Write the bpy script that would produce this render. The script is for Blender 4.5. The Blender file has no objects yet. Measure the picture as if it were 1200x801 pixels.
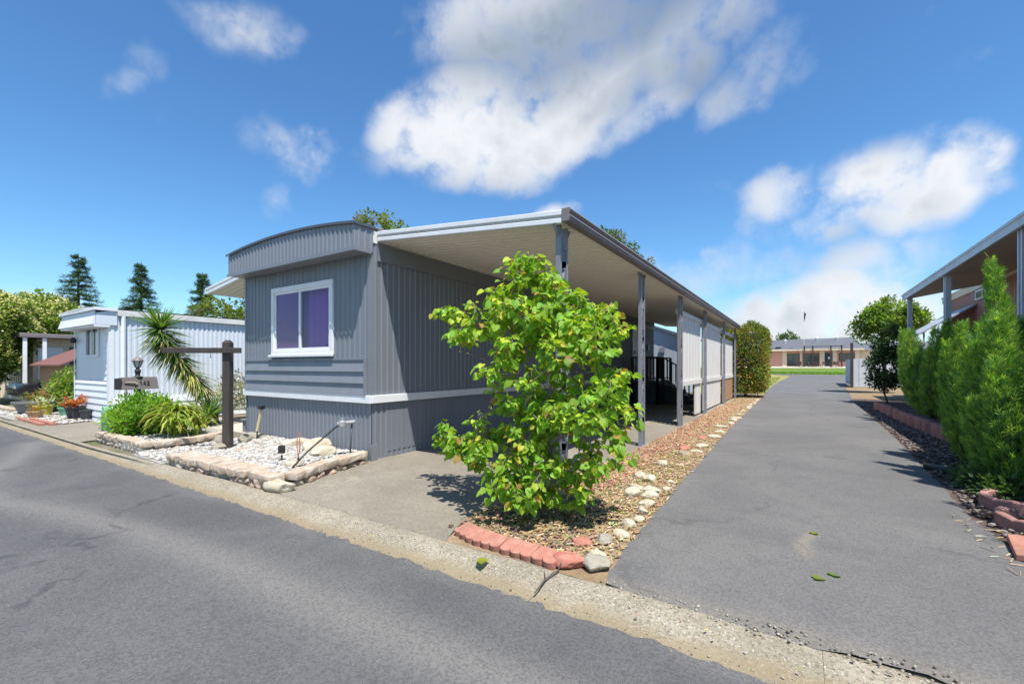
import bpy, math, random
import numpy as np
from mathutils import Vector, Matrix

# ------------------------------------------------------------------ camera, sky, sun
SC = bpy.context.scene
COL = SC.collection
R = math.radians
cam_d = bpy.data.cameras.new('camera'); cam = bpy.data.objects.new('camera', cam_d); COL.objects.link(cam)
cam.location = (0, 0, 1.43)
cam.rotation_euler = (R(90), 0, R(32.77))
cam_d.sensor_width = 36.0; cam_d.lens = 522.0 / 1200.0 * 36.0
cam_d.shift_y = 28.0 / 1200.0
cam_d.clip_start = 0.05; cam_d.clip_end = 3000
SC.camera = cam
SUN_TO = Vector((.365, -.265, 1.0)).normalized()
SUN_EL = math.asin(SUN_TO.z); SUN_AZ = math.atan2(SUN_TO.x, SUN_TO.y)
sd = bpy.data.lights.new('sun', 'SUN'); sun = bpy.data.objects.new('sun', sd); COL.objects.link(sun)
sd.energy = 5.0; sd.angle = R(.55); sd.color = (1.0, .955, .89)
sun.rotation_euler = SUN_TO.to_track_quat('Z', 'Y').to_euler()
SC.view_settings.view_transform = 'Standard'; SC.view_settings.look = 'None'
SC.view_settings.exposure = .50; SC.view_settings.gamma = 1.0; SC.view_settings.use_curve_mapping = False

def build_world():
    w = bpy.data.worlds.new('World'); SC.world = w; w.use_nodes = True
    nt = w.node_tree; N = nt.nodes; L = nt.links; N.clear()
    out = N.new('ShaderNodeOutputWorld'); bg = N.new('ShaderNodeBackground'); bg.inputs['Strength'].default_value = .1
    L.new(bg.outputs[0], out.inputs[0])
    sky = N.new('ShaderNodeTexSky'); sky.sky_type = 'NISHITA'; sky.sun_disc = False
    sky.sun_elevation = SUN_EL; sky.sun_rotation = SUN_AZ; sky.ozone_density = 2.5; sky.air_density = 1.0; sky.dust_density = .3
    hs = N.new('ShaderNodeHueSaturation'); hs.inputs['Saturation'].default_value = 1.15; hs.inputs['Value'].default_value = 1.25
    L.new(sky.outputs[0], hs.inputs['Color'])
    tint = N.new('ShaderNodeMix'); tint.data_type = 'RGBA'; tint.blend_type = 'MULTIPLY'; tint.inputs[0].default_value = 1
    L.new(hs.outputs[0], tint.inputs[6]); tint.inputs[7].default_value = (.76, .98, 1.08, 1)
    def mth(op, a, b=None, c=None, clamp=False):
        n = N.new('ShaderNodeMath'); n.operation = op; n.use_clamp = clamp
        for i, v in enumerate((a, b, c)):
            if v is None: continue
            if isinstance(v, (int, float)): n.inputs[i].default_value = v
            else: L.new(v, n.inputs[i])
        return n.outputs[0]
    tc = N.new('ShaderNodeTexCoord'); sep = N.new('ShaderNodeSeparateXYZ'); L.new(tc.outputs['Generated'], sep.inputs[0])
    az = mth('ARCTAN2', sep.outputs[0], sep.outputs[1]); el = mth('ARCSINE', sep.outputs[2])
    # cloud noise lives on the direction of the sky itself
    no = N.new('ShaderNodeTexNoise'); no.inputs['Scale'].default_value = 6.5; no.inputs['Detail'].default_value = 6; no.inputs['Roughness'].default_value = .55
    no.inputs['Distortion'].default_value = .1
    L.new(tc.outputs['Generated'], no.inputs['Vector'])
    n2 = N.new('ShaderNodeTexNoise'); n2.inputs['Scale'].default_value = 3.0; n2.inputs['Detail'].default_value = 3
    L.new(tc.outputs['Generated'], n2.inputs['Vector'])
    warp = N.new('ShaderNodeSeparateColor'); L.new(n2.outputs['Color'], warp.inputs[0])
    azw = mth('MULTIPLY_ADD', mth('SUBTRACT', warp.outputs[0], .5), .22, az)
    elw = mth('MULTIPLY_ADD', mth('SUBTRACT', warp.outputs[1], .5), .16, el)
    comb = N.new('ShaderNodeCombineXYZ'); L.new(azw, comb.inputs[0]); L.new(elw, comb.inputs[1])
    def blob(a, e, ra, re, rot, st):
        mp = N.new('ShaderNodeMapping'); mp.vector_type = 'TEXTURE'
        mp.inputs['Location'].default_value = (a, e, 0); mp.inputs['Rotation'].default_value = (0, 0, rot); mp.inputs['Scale'].default_value = (ra, re, 1)
        L.new(comb.outputs[0], mp.inputs['Vector'])
        ln = N.new('ShaderNodeVectorMath'); ln.operation = 'LENGTH'; L.new(mp.outputs[0], ln.inputs[0])
        mr = N.new('ShaderNodeMapRange'); mr.interpolation_type = 'SMOOTHSTEP'
        mr.inputs['From Min'].default_value = 1.55; mr.inputs['From Max'].default_value = .25; mr.inputs['To Min'].default_value = 0; mr.inputs['To Max'].default_value = st
        L.new(ln.outputs['Value'], mr.inputs['Value'])
        return mr.outputs[0]
    def field(bl):
        acc = None
        for b in bl:
            o = blob(*b); acc = o if acc is None else mth('MAXIMUM', acc, o)
        return acc
    CL = CLOUDS
    dens = field(CL)
    grey = field(CLOUD_GREY)
    nz = mth('SUBTRACT', no.outputs['Fac'], .5)
    n3 = N.new('ShaderNodeTexNoise'); n3.inputs['Scale'].default_value = 19; n3.inputs['Detail'].default_value = 7; n3.inputs['Roughness'].default_value = .6
    L.new(tc.outputs['Generated'], n3.inputs['Vector']); nf = mth('SUBTRACT', n3.outputs['Fac'], .5)
    vv = N.new('ShaderNodeVectorMath'); vv.operation = 'MULTIPLY_ADD'; L.new(n3.outputs['Color'], vv.inputs[0]); vv.inputs[1].default_value = (.09, .09, .09); L.new(tc.outputs['Generated'], vv.inputs[2])
    def lobe(sc):
        vo = N.new('ShaderNodeTexVoronoi'); vo.feature = 'F1'; vo.inputs['Scale'].default_value = sc; L.new(vv.outputs[0], vo.inputs['Vector'])
        return mth('SUBTRACT', .48, vo.outputs['Distance'])
    lob = mth('ADD', mth('MULTIPLY', lobe(9), .9), mth('MULTIPLY', lobe(22), .45))
    both = mth('ADD', mth('ADD', mth('MULTIPLY', nz, 2.1), mth('MULTIPLY', nf, 1.3)), lob)
    raw = mth('ADD', dens, mth('MULTIPLY', both, mth('MULTIPLY_ADD', dens, .5, .2)))
    mr = N.new('ShaderNodeMapRange'); mr.interpolation_type = 'SMOOTHSTEP'
    mr.inputs['From Min'].default_value = .20; mr.inputs['From Max'].default_value = .98
    L.new(raw, mr.inputs['Value'])
    fac = mth('MULTIPLY', mr.outputs[0], .96)
    gf = mth('MULTIPLY', mth('ADD', mth('ADD', grey, .06), mth('MULTIPLY', both, .45)), .95, None, True)
    cc = N.new('ShaderNodeMix'); cc.data_type = 'RGBA'; L.new(gf, cc.inputs[0])
    cc.inputs[6].default_value = (6.6, 6.75, 6.95, 1); cc.inputs[7].default_value = (2.3, 2.85, 3.65, 1)
    mx = N.new('ShaderNodeMix'); mx.data_type = 'RGBA'; L.new(fac, mx.inputs[0]); L.new(tint.outputs[2], mx.inputs[6]); L.new(cc.outputs[2], mx.inputs[7])
    L.new(mx.outputs[2], bg.inputs['Color'])
    w.cycles.sampling_method = 'MANUAL'; w.cycles.sample_map_resolution = 512
CLOUDS = [ (-0.648, 0.504, 0.225, 0.103, 0.349, 1.15), (-0.457, 0.531, 0.223, 0.106, 0.349, 1.1), (-0.761, 0.475, 0.129, 0.067, 0.175, 1.0), (-0.667, 0.427, 0.188, 0.06, 0.0, 1.0), (-0.495, 0.632, 0.313, 0.093, 0.0, 0.9), (-0.206, 0.595, 0.231, 0.08, 0.262, 0.72), (-0.065, 0.522, 0.139, 0.057, 0.349, 0.56), (0.012, 0.514, 0.08, 0.055, 0.0, 0.46), (-0.274, 0.5, 0.157, 0.049, 0.436, 0.6), (0.094, 0.284, 0.119, 0.058, 0.262, 0.95), (0.202, 0.285, 0.065, 0.055, 0.349, 1.1), (-0.043, 0.302, 0.083, 0.06, 0.175, 0.72), (0.032, 0.252, 0.117, 0.053, 0.175, 0.75), (0.15, 0.258, 0.065, 0.047, 0.262, 0.9), (0.064, 0.12, 0.162, 0.064, 0.0, 1.0), (-0.05, 0.105, 0.101, 0.057, 0.0, 0.85), (0.15, 0.112, 0.087, 0.06, 0.0, 0.9), (0.064, 0.059, 0.213, 0.049, 0.0, 0.8), (-0.206, 0.174, 0.183, 0.087, 0.175, 0.42), (-0.08, 0.214, 0.134, 0.088, 0.349, 0.45), (0.094, 0.177, 0.131, 0.058, 0.175, 0.62), (-0.05, 0.08, 0.13, 0.066, 0.0, 0.9), (-1.026, 0.397, 0.07, 0.059, 0.349, 0.64), (-1.057, 0.332, 0.036, 0.061, 0.0, 0.42), (-1.255, 0.46, 0.058, 0.041, 0.524, 0.43), (-1.283, 0.421, 0.044, 0.027, 0.349, 0.38), (-1.122, 0.56, 0.098, 0.052, 0.175, 0.47), (-1.392, 0.118, 0.054, 0.039, 0.0, 1.0), (-0.467, 0.333, 0.064, 0.034, 0.0, 1.0), (0.212, 0.425, 0.027, 0.016, 0.0, 0.3), (0.182, 0.497, 0.02, 0.017, 0.0, 0.28), (-0.173, 0.337, 0.097, 0.094, 0.698, 0.25), (0.24, 0.168, 0.064, 0.038, 0.524, 0.35), (-1.22, 0.389, 0.022, 0.034, 0.0, 0.28) ]
CLOUDS += [(1.6,.45,.5,.16,.1,.8),(2.4,.3,.4,.12,0,.8),(3.0,.6,.35,.15,.3,.7),(-2.6,.35,.5,.14,0,.8),(-1.9,.5,.3,.1,.2,.6),(1.0,.8,.3,.12,0,.6)]
CLOUD_GREY = [ (-0.401, 0.627, 0.357, 0.077, 0.14, 0.95), (-0.157, 0.574, 0.144, 0.068, 0.175, 0.7), (-0.31, 0.553, 0.16, 0.054, 0.262, 0.6), (-0.05, 0.525, 0.115, 0.05, 0.175, 0.5), (0.032, 0.223, 0.104, 0.037, 0.175, 0.35), (-0.648, 0.387, 0.17, 0.036, 0.0, 0.35), (0.064, 0.044, 0.187, 0.022, 0.0, 0.25) ]
build_world()

# ------------------------------------------------------------------ helpers
ORG = {}
def tagp(o, label=None, cat=None, group=None, kind=None):
    if label: o['label'] = label
    if cat: o['category'] = cat
    if group: o['group'] = group
    if kind: o['kind'] = kind
    return o
def thing(name, label, cat, loc=(0, 0, 0), group=None):
    o = bpy.data.objects.new(name, None); COL.objects.link(o); o.location = loc; o.empty_display_size = .2
    ORG[o.name] = Vector(loc)
    return tagp(o, label, cat, group)
def copy_thing(root, loc, rz=0, label=None, scale=None):
    r = root.copy(); COL.objects.link(r); r.location = loc; r.rotation_euler = (0, 0, rz)
    if scale: r.scale = scale if hasattr(scale, '__len__') else (scale,) * 3
    if label: r['label'] = label
    for ch in list(root.children):
        c = ch.copy(); COL.objects.link(c); c.parent = r
        for g in ch.children:
            d = g.copy(); COL.objects.link(d); d.parent = c
    return r
def rot2(x, y, a): return (x * math.cos(a) - y * math.sin(a), x * math.sin(a) + y * math.cos(a))

class B:
    """collects geometry in world coordinates, links it as one mesh"""
    def __init__(s): s.v = []; s.f = []; s.m = []; s.c = []; s.cm = (1, 1, 1)
    def face(s, idx, m=0): s.f.append(idx); s.m.append(m); s.c.append(s.cm)
    def add(s, vs): n = len(s.v); s.v.extend([tuple(p) for p in vs]); return n
    def quad(s, a, b, c, d, m=0): n = s.add((a, b, c, d)); s.face((n, n+1, n+2, n+3), m)
    def hexa(s, p, m=0):        # 8 corners: bottom ring 0-3, top ring 4-7
        n = s.add(p)
        for q in ((3,2,1,0),(4,5,6,7),(0,1,5,4),(1,2,6,5),(2,3,7,6),(3,0,4,7)): s.face(tuple(n+i for i in q), m)
    def box(s, x0, y0, z0, x1, y1, z1, m=0):
        s.hexa([(x0,y0,z0),(x1,y0,z0),(x1,y1,z0),(x0,y1,z0),(x0,y0,z1),(x1,y0,z1),(x1,y1,z1),(x0,y1,z1)], m)
    def obox(s, c, ax, ay, az, m=0):
        c = Vector(c); ax = Vector(ax); ay = Vector(ay); az = Vector(az)
        s.hexa([c-ax-ay-az, c+ax-ay-az, c+ax+ay-az, c-ax+ay-az, c-ax-ay+az, c+ax-ay+az, c+ax+ay+az, c-ax+ay+az], m)
    def beam(s, p0, p1, w, h, up=(0, 0, 1), m=0):
        p0 = Vector(p0); p1 = Vector(p1); d = (p1 - p0); u = Vector(up); sd = d.cross(u).normalized(); u = sd.cross(d).normalized()
        s.obox((p0 + p1) / 2, d / 2, sd * w / 2, u * h / 2, m)
    def prism(s, poly, mapf, a, b, m=0):   # 2-D outline swept from a to b, mapf(u, v, t)
        n = len(poly); i0 = s.add([mapf(u, v, a) for u, v in poly]); i1 = s.add([mapf(u, v, b) for u, v in poly])
        s.face(tuple(i0 + i for i in range(n))[::-1], m); s.face(tuple(i1 + i for i in range(n)), m)
        for i in range(n): j = (i + 1) % n; s.face((i0+i, i0+j, i1+j, i1+i), m)
    def tube(s, pts, rad, n=7, m=0, cap=True):
        pts = [Vector(p) for p in pts]
        if not hasattr(rad, '__len__'): rad = [rad] * len(pts)
        prev = None; rings = []
        for i, p in enumerate(pts):
            d = (pts[min(i+1, len(pts)-1)] - pts[max(i-1, 0)])
            if d.length < 1e-9: d = Vector((0, 0, 1))
            d.normalize()
            if prev is None: a = d.orthogonal().normalized()
            else:
                a = prev - d * prev.dot(d)
                a = a.normalized() if a.length > 1e-6 else d.orthogonal().normalized()
            prev = a; b = d.cross(a)
            rings.append(s.add([p + (a * math.cos(t) + b * math.sin(t)) * rad[i] for t in [2*math.pi*k/n for k in range(n)]]))
        for r0, r1 in zip(rings, rings[1:]):
            for k in range(n): l = (k + 1) % n; s.face((r0+k, r0+l, r1+l, r1+k), m)
        if cap:
            s.face(tuple(rings[0] + k for k in range(n))[::-1], m); s.face(tuple(rings[-1] + k for k in range(n)), m)
    def lathe(s, prof, c, n=20, m=0):
        c = Vector(c); rings = [s.add([c + Vector((r*math.cos(2*math.pi*k/n), r*math.sin(2*math.pi*k/n), z)) for k in range(n)]) for r, z in prof]
        for r0, r1 in zip(rings, rings[1:]):
            for k in range(n): l = (k + 1) % n; s.face((r0+k, r0+l, r1+l, r1+k), m)
        s.face(tuple(rings[0] + k for k in range(n))[::-1], m); s.face(tuple(rings[-1] + k for k in range(n)), m)
    def ribs(s, o, u, L, z0, z1, nrm, pitch=.12, rib=.045, depth=.012, m=0):
        """vertical ribbed sheet from o along u, ribs proud along nrm; z0 and z1 may be functions of the distance along u"""
        o = Vector(o); u = Vector(u).normalized(); nrm = Vector(nrm).normalized()
        f0 = z0 if callable(z0) else (lambda t: z0); f1 = z1 if callable(z1) else (lambda t: z1)
        prof = []; t = 0
        while t < L - 1e-6:
            for dt, dd in ((0, 0), (pitch-rib-.012, 0), (pitch-rib, depth), (pitch-.012, depth)):
                if t + dt < L: prof.append((t + dt, dd))
            t += pitch
        prof.append((L, 0))
        pr = None
        for t, d in prof:
            p = o + u * t + nrm * d; i = s.add([(p.x, p.y, f0(t)), (p.x, p.y, f1(t))])
            if pr is not None: s.face((pr, i, i+1, pr+1), m)
            pr = i
    def build(s, name, mats, parent=None, smooth=False, bevel=0, col=False):
        off = Vector((0, 0, 0)); q = parent
        while q is not None:
            if q.name in ORG: off = ORG[q.name]; break
            q = q.parent
        me = bpy.data.meshes.new(name)
        vs = s.v if off.length == 0 else [(x-off.x, y-off.y, z-off.z) for x, y, z in s.v]
        me.from_pydata(vs, [], s.f)
        for mt in (mats if isinstance(mats, (list, tuple)) else [mats]): me.materials.append(mt)
        if any(s.m): me.polygons.foreach_set('material_index', s.m)
        if smooth: me.polygons.foreach_set('use_smooth', [True] * len(s.f))
        if col: set_col(me, np.array(s.c, dtype=np.float32))
        me.update()
        o = bpy.data.objects.new(name, me); COL.objects.link(o)
        if parent is not None: o.parent = parent
        if bevel:
            bm = o.modifiers.new('bevel', 'BEVEL'); bm.width = bevel; bm.segments = 2; bm.limit_method = 'ANGLE'; bm.angle_limit = R(40)
        return o
def set_col(me, c):
    a = me.attributes.new('Col', 'FLOAT_COLOR', 'FACE')
    c4 = np.ones((len(c), 4), dtype=np.float32); c4[:, :3] = c; a.data.foreach_set('color', c4.ravel())
def np_obj(name, V, F, mat, parent=None, col=None, smooth=False):
    off = Vector((0, 0, 0)); q = parent
    while q is not None:
        if q.name in ORG: off = ORG[q.name]; break
        q = q.parent
    V = np.asarray(V, dtype=np.float64) - np.array(off[:])
    me = bpy.data.meshes.new(name); me.from_pydata(V.tolist(), [], F.tolist() if hasattr(F, 'tolist') else F)
    me.materials.append(mat)
    if smooth: me.polygons.foreach_set('use_smooth', [True] * len(me.polygons))
    if col is not None: set_col(me, np.asarray(col, dtype=np.float32))
    me.update(); o = bpy.data.objects.new(name, me); COL.objects.link(o)
    if parent is not None: o.parent = parent
    return o

# ------------------------------------------------------------------ materials
def nodes(m):
    m.use_nodes = True; nt = m.node_tree; b = nt.nodes.get('Principled BSDF'); return nt, nt.nodes, nt.links, b
def mix_rgb(N, L, fac, a, b, blend='MIX'):
    n = N.new('ShaderNodeMix'); n.data_type = 'RGBA'; n.blend_type = blend
    for i, v in ((0, fac), (6, a), (7, b)):
        if isinstance(v, (int, float)): n.inputs[i].default_value = v
        elif isinstance(v, tuple): n.inputs[i].default_value = v if len(v) == 4 else v + (1,)
        else: L.new(v, n.inputs[i])
    return n.outputs[2]
def noise(N, L, vec, scale, detail=4, rough=.55, dist=0):
    n = N.new('ShaderNodeTexNoise'); n.inputs['Scale'].default_value = scale; n.inputs['Detail'].default_value = detail
    n.inputs['Roughness'].default_value = rough; n.inputs['Distortion'].default_value = dist
    if vec is not None: L.new(vec, n.inputs['Vector'])
    return n.outputs['Fac']
def ramp(N, L, fac, lo, hi, a=0., b=1.):
    n = N.new('ShaderNodeMapRange'); n.interpolation_type = 'SMOOTHSTEP'
    n.inputs['From Min'].default_value = lo; n.inputs['From Max'].default_value = hi; n.inputs['To Min'].default_value = a; n.inputs['To Max'].default_value = b
    L.new(fac, n.inputs['Value']); return n.outputs[0]
def bump(N, L, b, h, strength, dist):
    n = N.new('ShaderNodeBump'); n.inputs['Strength'].default_value = strength; n.inputs['Distance'].default_value = dist
    L.new(h, n.inputs['Height']); L.new(n.outputs[0], b.inputs['Normal'])
def objvec(N, L, rnd=False, scale=None):
    tc = N.new('ShaderNodeTexCoord'); v = tc.outputs['Object']
    if scale:
        mp = N.new('ShaderNodeMapping'); mp.inputs['Scale'].default_value = scale; L.new(v, mp.inputs['Vector']); v = mp.outputs[0]
    if rnd:
        oi = N.new('ShaderNodeObjectInfo'); va = N.new('ShaderNodeVectorMath'); va.operation = 'MULTIPLY_ADD'
        L.new(oi.outputs['Random'], va.inputs[0]); va.inputs[1].default_value = (37, 53, 29); L.new(v, va.inputs[2]); v = va.outputs[0]
    return v
def paint(name, c, dirt=.25, dirt_c=None, rough=.5, scale=3., bmp=.15, metallic=0., streak=False, spec=.5):
    """painted or plain surface with blotchy wear and fine grain"""
    m = bpy.data.materials.new(name); nt, N, L, b = nodes(m)
    v = objvec(N, L); vs = objvec(N, L, scale=(6, 6, .5)) if streak else v
    n1 = noise(N, L, vs, scale, 5, .6); n2 = noise(N, L, v, scale * 14, 3, .6)
    d = dirt_c or tuple(x * .6 for x in c)
    f = ramp(N, L, n1, .42, .72, 0, dirt)
    c1 = mix_rgb(N, L, f, tuple(c), tuple(d))
    c2 = mix_rgb(N, L, ramp(N, L, n2, .3, .7, 0, .16), c1, tuple(min(1, x * 1.25) for x in c))
    L.new(c2, b.inputs['Base Color']); b.inputs['Roughness'].default_value = rough; b.inputs['Metallic'].default_value = metallic
    b.inputs['Specular IOR Level'].default_value = spec
    L.new(ramp(N, L, n1, .3, .75, rough * .85, min(1, rough * 1.2)), b.inputs['Roughness'])
    if bmp: bump(N, L, b, n2, bmp, .004)
    return m
def leafmat(name, trans=.42, rough=.5, var=.2):
    m = bpy.data.materials.new(name); nt, N, L, b = nodes(m)
    at = N.new('ShaderNodeAttribute'); at.attribute_name = 'Col'
    v = objvec(N, L); n = noise(N, L, v, 9, 3)
    c = mix_rgb(N, L, ramp(N, L, n, .3, .7, 0, var), at.outputs['Color'], (.5, .5, .45), 'MULTIPLY')
    L.new(c, b.inputs['Base Color']); b.inputs['Roughness'].default_value = rough; b.inputs['Specular IOR Level'].default_value = .35
    tr = N.new('ShaderNodeBsdfTranslucent'); tcol = mix_rgb(N, L, 1.0, c, (1.5, 1.6, .7), 'MULTIPLY'); L.new(tcol, tr.inputs['Color'])
    mx = N.new('ShaderNodeMixShader'); mx.inputs[0].default_value = trans
    L.new(b.outputs[0], mx.inputs[1]); L.new(tr.outputs[0], mx.inputs[2]); L.new(mx.outputs[0], N['Material Output'].inputs[0])
    return m
def attrmat(name, rough=.85, spec=.3, bscale=60, bst=.4):
    m = bpy.data.materials.new(name); nt, N, L, b = nodes(m)
    at = N.new('ShaderNodeAttribute'); at.attribute_name = 'Col'; v = objvec(N, L)
    n = noise(N, L, v, bscale, 4, .6); n2 = noise(N, L, v, bscale * .25, 3)
    c = mix_rgb(N, L, ramp(N, L, n, .35, .7, 0, .5), at.outputs['Color'], (.55, .52, .48), 'MULTIPLY')
    c = mix_rgb(N, L, ramp(N, L, n2, .45, .7, 0, .35), c, (.6, .55, .45), 'MULTIPLY')
    L.new(c, b.inputs['Base Color']); b.inputs['Roughness'].default_value = rough; b.inputs['Specular IOR Level'].default_value = spec
    bump(N, L, b, n, bst, .006)
    return m
def stonemat(name, c, c2, c3=None, rough=.9, scale=14):
    m = bpy.data.materials.new(name); nt, N, L, b = nodes(m); v = objvec(N, L, True)
    n1 = noise(N, L, v, scale, 5, .65); n2 = noise(N, L, v, scale * 8, 4, .7); n3 = noise(N, L, v, scale * .3, 2)
    col = mix_rgb(N, L, ramp(N, L, n1, .35, .68), tuple(c), tuple(c2))
    if c3: col = mix_rgb(N, L, ramp(N, L, n3, .48, .66, 0, .7), col, tuple(c3))
    col = mix_rgb(N, L, ramp(N, L, n2, .5, .8, 0, .5), col, tuple(x * .45 for x in c))
    L.new(col, b.inputs['Base Color']); b.inputs['Roughness'].default_value = rough; b.inputs['Specular IOR Level'].default_value = .25
    bump(N, L, b, mix_rgb(N, L, .5, n1, n2), .6, .012)
    return m
M = {}
M['grey_siding'] = paint('grey_siding', (.185, .203, .232), .45, (.15, .16, .172), .42, 1.6, .1, streak=True)
M['grey_trim'] = paint('grey_trim', (.20, .216, .243), .35, (.15, .16, .18), .45, 2.5, .12)
M['dark_trim'] = paint('dark_trim', (.075, .085, .105), .3, (.06, .06, .065), .5, 3)
M['white_trim'] = paint('white_trim', (.76, .77, .78), .3, (.55, .53, .48), .4, 3, .1)
M['cream_pan'] = paint('cream_pan', (.84, .80, .71), .2, (.74, .69, .6), .5, 1.2, .06)
M['gutter'] = paint('gutter', (.20, .175, .18), .4, (.15, .115, .11), .5, 4, .15)
M['post_grey'] = paint('post_grey', (.23, .235, .27), .35, (.16, .15, .15), .45, 6, .15)
M['roof_white'] = paint('roof_white', (.7, .69, .66), .5, (.4, .38, .34), .6, 2, .3)
M['pale_blue'] = paint('pale_blue', (.63, .68, .74), .25, (.55, .59, .64), .42, 1.5, .08, streak=True)
M['white_lap'] = paint('white_lap', (.74, .76, .79), .3, (.6, .6, .6), .45, 2, .1)
M['blue_shed'] = paint('blue_shed', (.42, .47, .53), .25, (.36, .4, .44), .5, 1.5, .08)
M['screen_white'] = paint('screen_white', (.72, .70, .66), .45, (.5, .47, .42), .6, 2.2, .2, streak=True)
M['deck_dark'] = paint('deck_dark', (.03, .033, .042), .3, (.05, .05, .05), .55, 5, .3)
M['black_wood'] = paint('black_wood', (.045, .035, .03), .5, (.10, .085, .07), .65, 6, .6, streak=True)
M['black_metal'] = paint('black_metal', (.018, .018, .02), .4, (.06, .045, .035), .45, 12, .2)
M['galv'] = paint('galv', (.42, .43, .43), .5, (.25, .22, .2), .45, 20, .2, metallic=.4)
M['pink_wall'] = paint('pink_wall', (.36, .17, .145), .3, (.28, .13, .11), .5, 1.5, .1, streak=True)
M['carport_blue'] = paint('carport_blue', (.40, .45, .52), .3, (.3, .33, .38), .45, 2.5, .1)
M['tan_pan'] = paint('tan_pan', (.50, .42, .34), .3, (.4, .33, .26), .55, 1.4, .06)
M['mint'] = paint('mint', (.19, .46, .27), .35, (.16, .34, .22), .5, 6, .15)
M['mail_grey'] = paint('mail_grey', (.19, .165, .16), .5, (.12, .10, .10), .55, 9, .2)
M['mail_dark'] = paint('mail_dark', (.025, .022, .022), .2, None, .6, 9, .1)
M['tan_mark'] = paint('tan_mark', (.5, .4, .3), .3, None, .6, 9, .1)
M['terracotta'] = stonemat('terracotta', (.40, .17, .12), (.48, .235, .175), (.33, .165, .12))
M['pink_block'] = stonemat('pink_block', (.36, .19, .165), (.42, .24, .21), (.25, .14, .12))
M['block_rose'] = stonemat('block_rose', (.36, .25, .19), (.45, .34, .26), (.50, .43, .35))
M['cap_stone'] = stonemat('cap_stone', (.40, .305, .225), (.50, .41, .32), (.56, .50, .42))
M['pale_rock'] = stonemat('pale_rock', (.48, .42, .31), (.58, .53, .42), (.38, .31, .21))
M['grey_rock'] = stonemat('grey_rock', (.31, .28, .22), (.38, .345, .275), (.23, .205, .16))
M['red_rock'] = stonemat('red_rock', (.40, .15, .11), (.48, .22, .16), None)
M['concrete'] = stonemat('concrete', (.48, .43, .35), (.56, .51, .43), (.42, .36, .28), scale=5)
M['bark'] = stonemat('bark', (.11, .085, .07), (.17, .14, .115), (.08, .06, .05), scale=18)
M['bark_pale'] = stonemat('bark_pale', (.20, .165, .14), (.28, .24, .20), (.13, .10, .09), scale=22)
M['cedar'] = paint('cedar', (.42, .24, .13), .4, (.30, .17, .10), .7, 3, .3, streak=True)
M['red_roof'] = paint('red_roof', (.19, .085, .07), .5, (.13, .07, .06), .7, 3, .3)
M['slate'] = paint('slate', (.115, .12, .135), .5, (.08, .082, .09), .8, 1.2, .3)
M['salmon_brick'] = paint('salmon_brick', (.62, .30, .22), .4, (.55, .26, .19), .75, 1.4, .2)
M['cream_wall'] = paint('cream_wall', (.70, .56, .40), .3, (.6, .48, .36), .6, 1.2, .1)
M['brown_wood'] = paint('brown_wood', (.11, .05, .04), .4, (.07, .035, .03), .6, 4, .3)
M['grey_pot'] = paint('grey_pot', (.17, .165, .16), .3, None, .65, 8, .2)
M['dark_pot'] = paint('dark_pot', (.045, .048, .055), .3, None, .5, 8, .2)
M['yellow_pot'] = paint('yellow_pot', (.55, .50, .08), .35, (.45, .38, .06), .45, 8, .15)
M['tan_pot'] = paint('tan_pot', (.5, .34, .18), .35, None, .6, 8, .2)
M['soil'] = paint('soil', (.05, .035, .025), .4, None, .95, 12, .6)
M['purple'] = paint('purple', (.42, .15, .66), .4, (.30, .10, .50), .9, 3, .0, streak=True)
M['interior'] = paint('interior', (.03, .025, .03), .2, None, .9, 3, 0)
M['mesh_grey'] = paint('mesh_grey', (.30, .13, .42), .2, None, .9, 30, 0)
M['car_dark'] = paint('car_dark', (.02, .022, .028), .1, None, .22, 3, 0, spec=.7)
M['tyre'] = paint('tyre', (.012, .012, .012), .2, None, .85, 9, .2)
M['fence_white'] = paint('fence_white', (.55, .57, .60), .3, None, .55, 3, .1)
M['straw'] = paint('straw', (.60, .48, .27), .4, (.42, .32, .16), .8, 20, .2)
M['dark_green_tube'] = paint('dark_green_tube', (.035, .06, .055), .4, (.09, .09, .08), .5, 10, .2)
M['leaf'] = leafmat('leaf'); M['leaf_dense'] = leafmat('leaf_dense', .3); M['needle'] = leafmat('needle', .42, .6)
M['stone_attr'] = attrmat('stone_attr'); M['chip_attr'] = attrmat('chip_attr', .9, .2, 45, .3)
def glassmat():
    m = bpy.data.materials.new('window_glass'); nt, N, L, b = nodes(m)
    tr = N.new('ShaderNodeBsdfTransparent'); tr.inputs[0].default_value = (.82, .8, .84, 1)
    gl = N.new('ShaderNodeBsdfGlossy'); gl.inputs['Roughness'].default_value = .02
    fr = N.new('ShaderNodeLayerWeight'); pw = N.new('ShaderNodeMath'); pw.operation = 'POWER'; L.new(fr.outputs['Facing'], pw.inputs[0]); pw.inputs[1].default_value = 5
    f = N.new('ShaderNodeMath'); f.operation = 'MULTIPLY_ADD'; L.new(pw.outputs[0], f.inputs[0]); f.inputs[1].default_value = .9; f.inputs[2].default_value = .04; f.use_clamp = True
    mx = N.new('ShaderNodeMixShader'); L.new(f.outputs[0], mx.inputs[0]); L.new(tr.outputs[0], mx.inputs[1]); L.new(gl.outputs[0], mx.inputs[2])
    L.new(mx.outputs[0], N['Material Output'].inputs[0]); return m
M['glass'] = glassmat()
M['dark_glass'] = paint('dark_glass', (.05, .055, .06), .1, None, .08, 2, 0, spec=.8)
M['lamp_glass'] = paint('lamp_glass', (.45, .5, .5), .2, None, .15, 8, 0)

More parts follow.
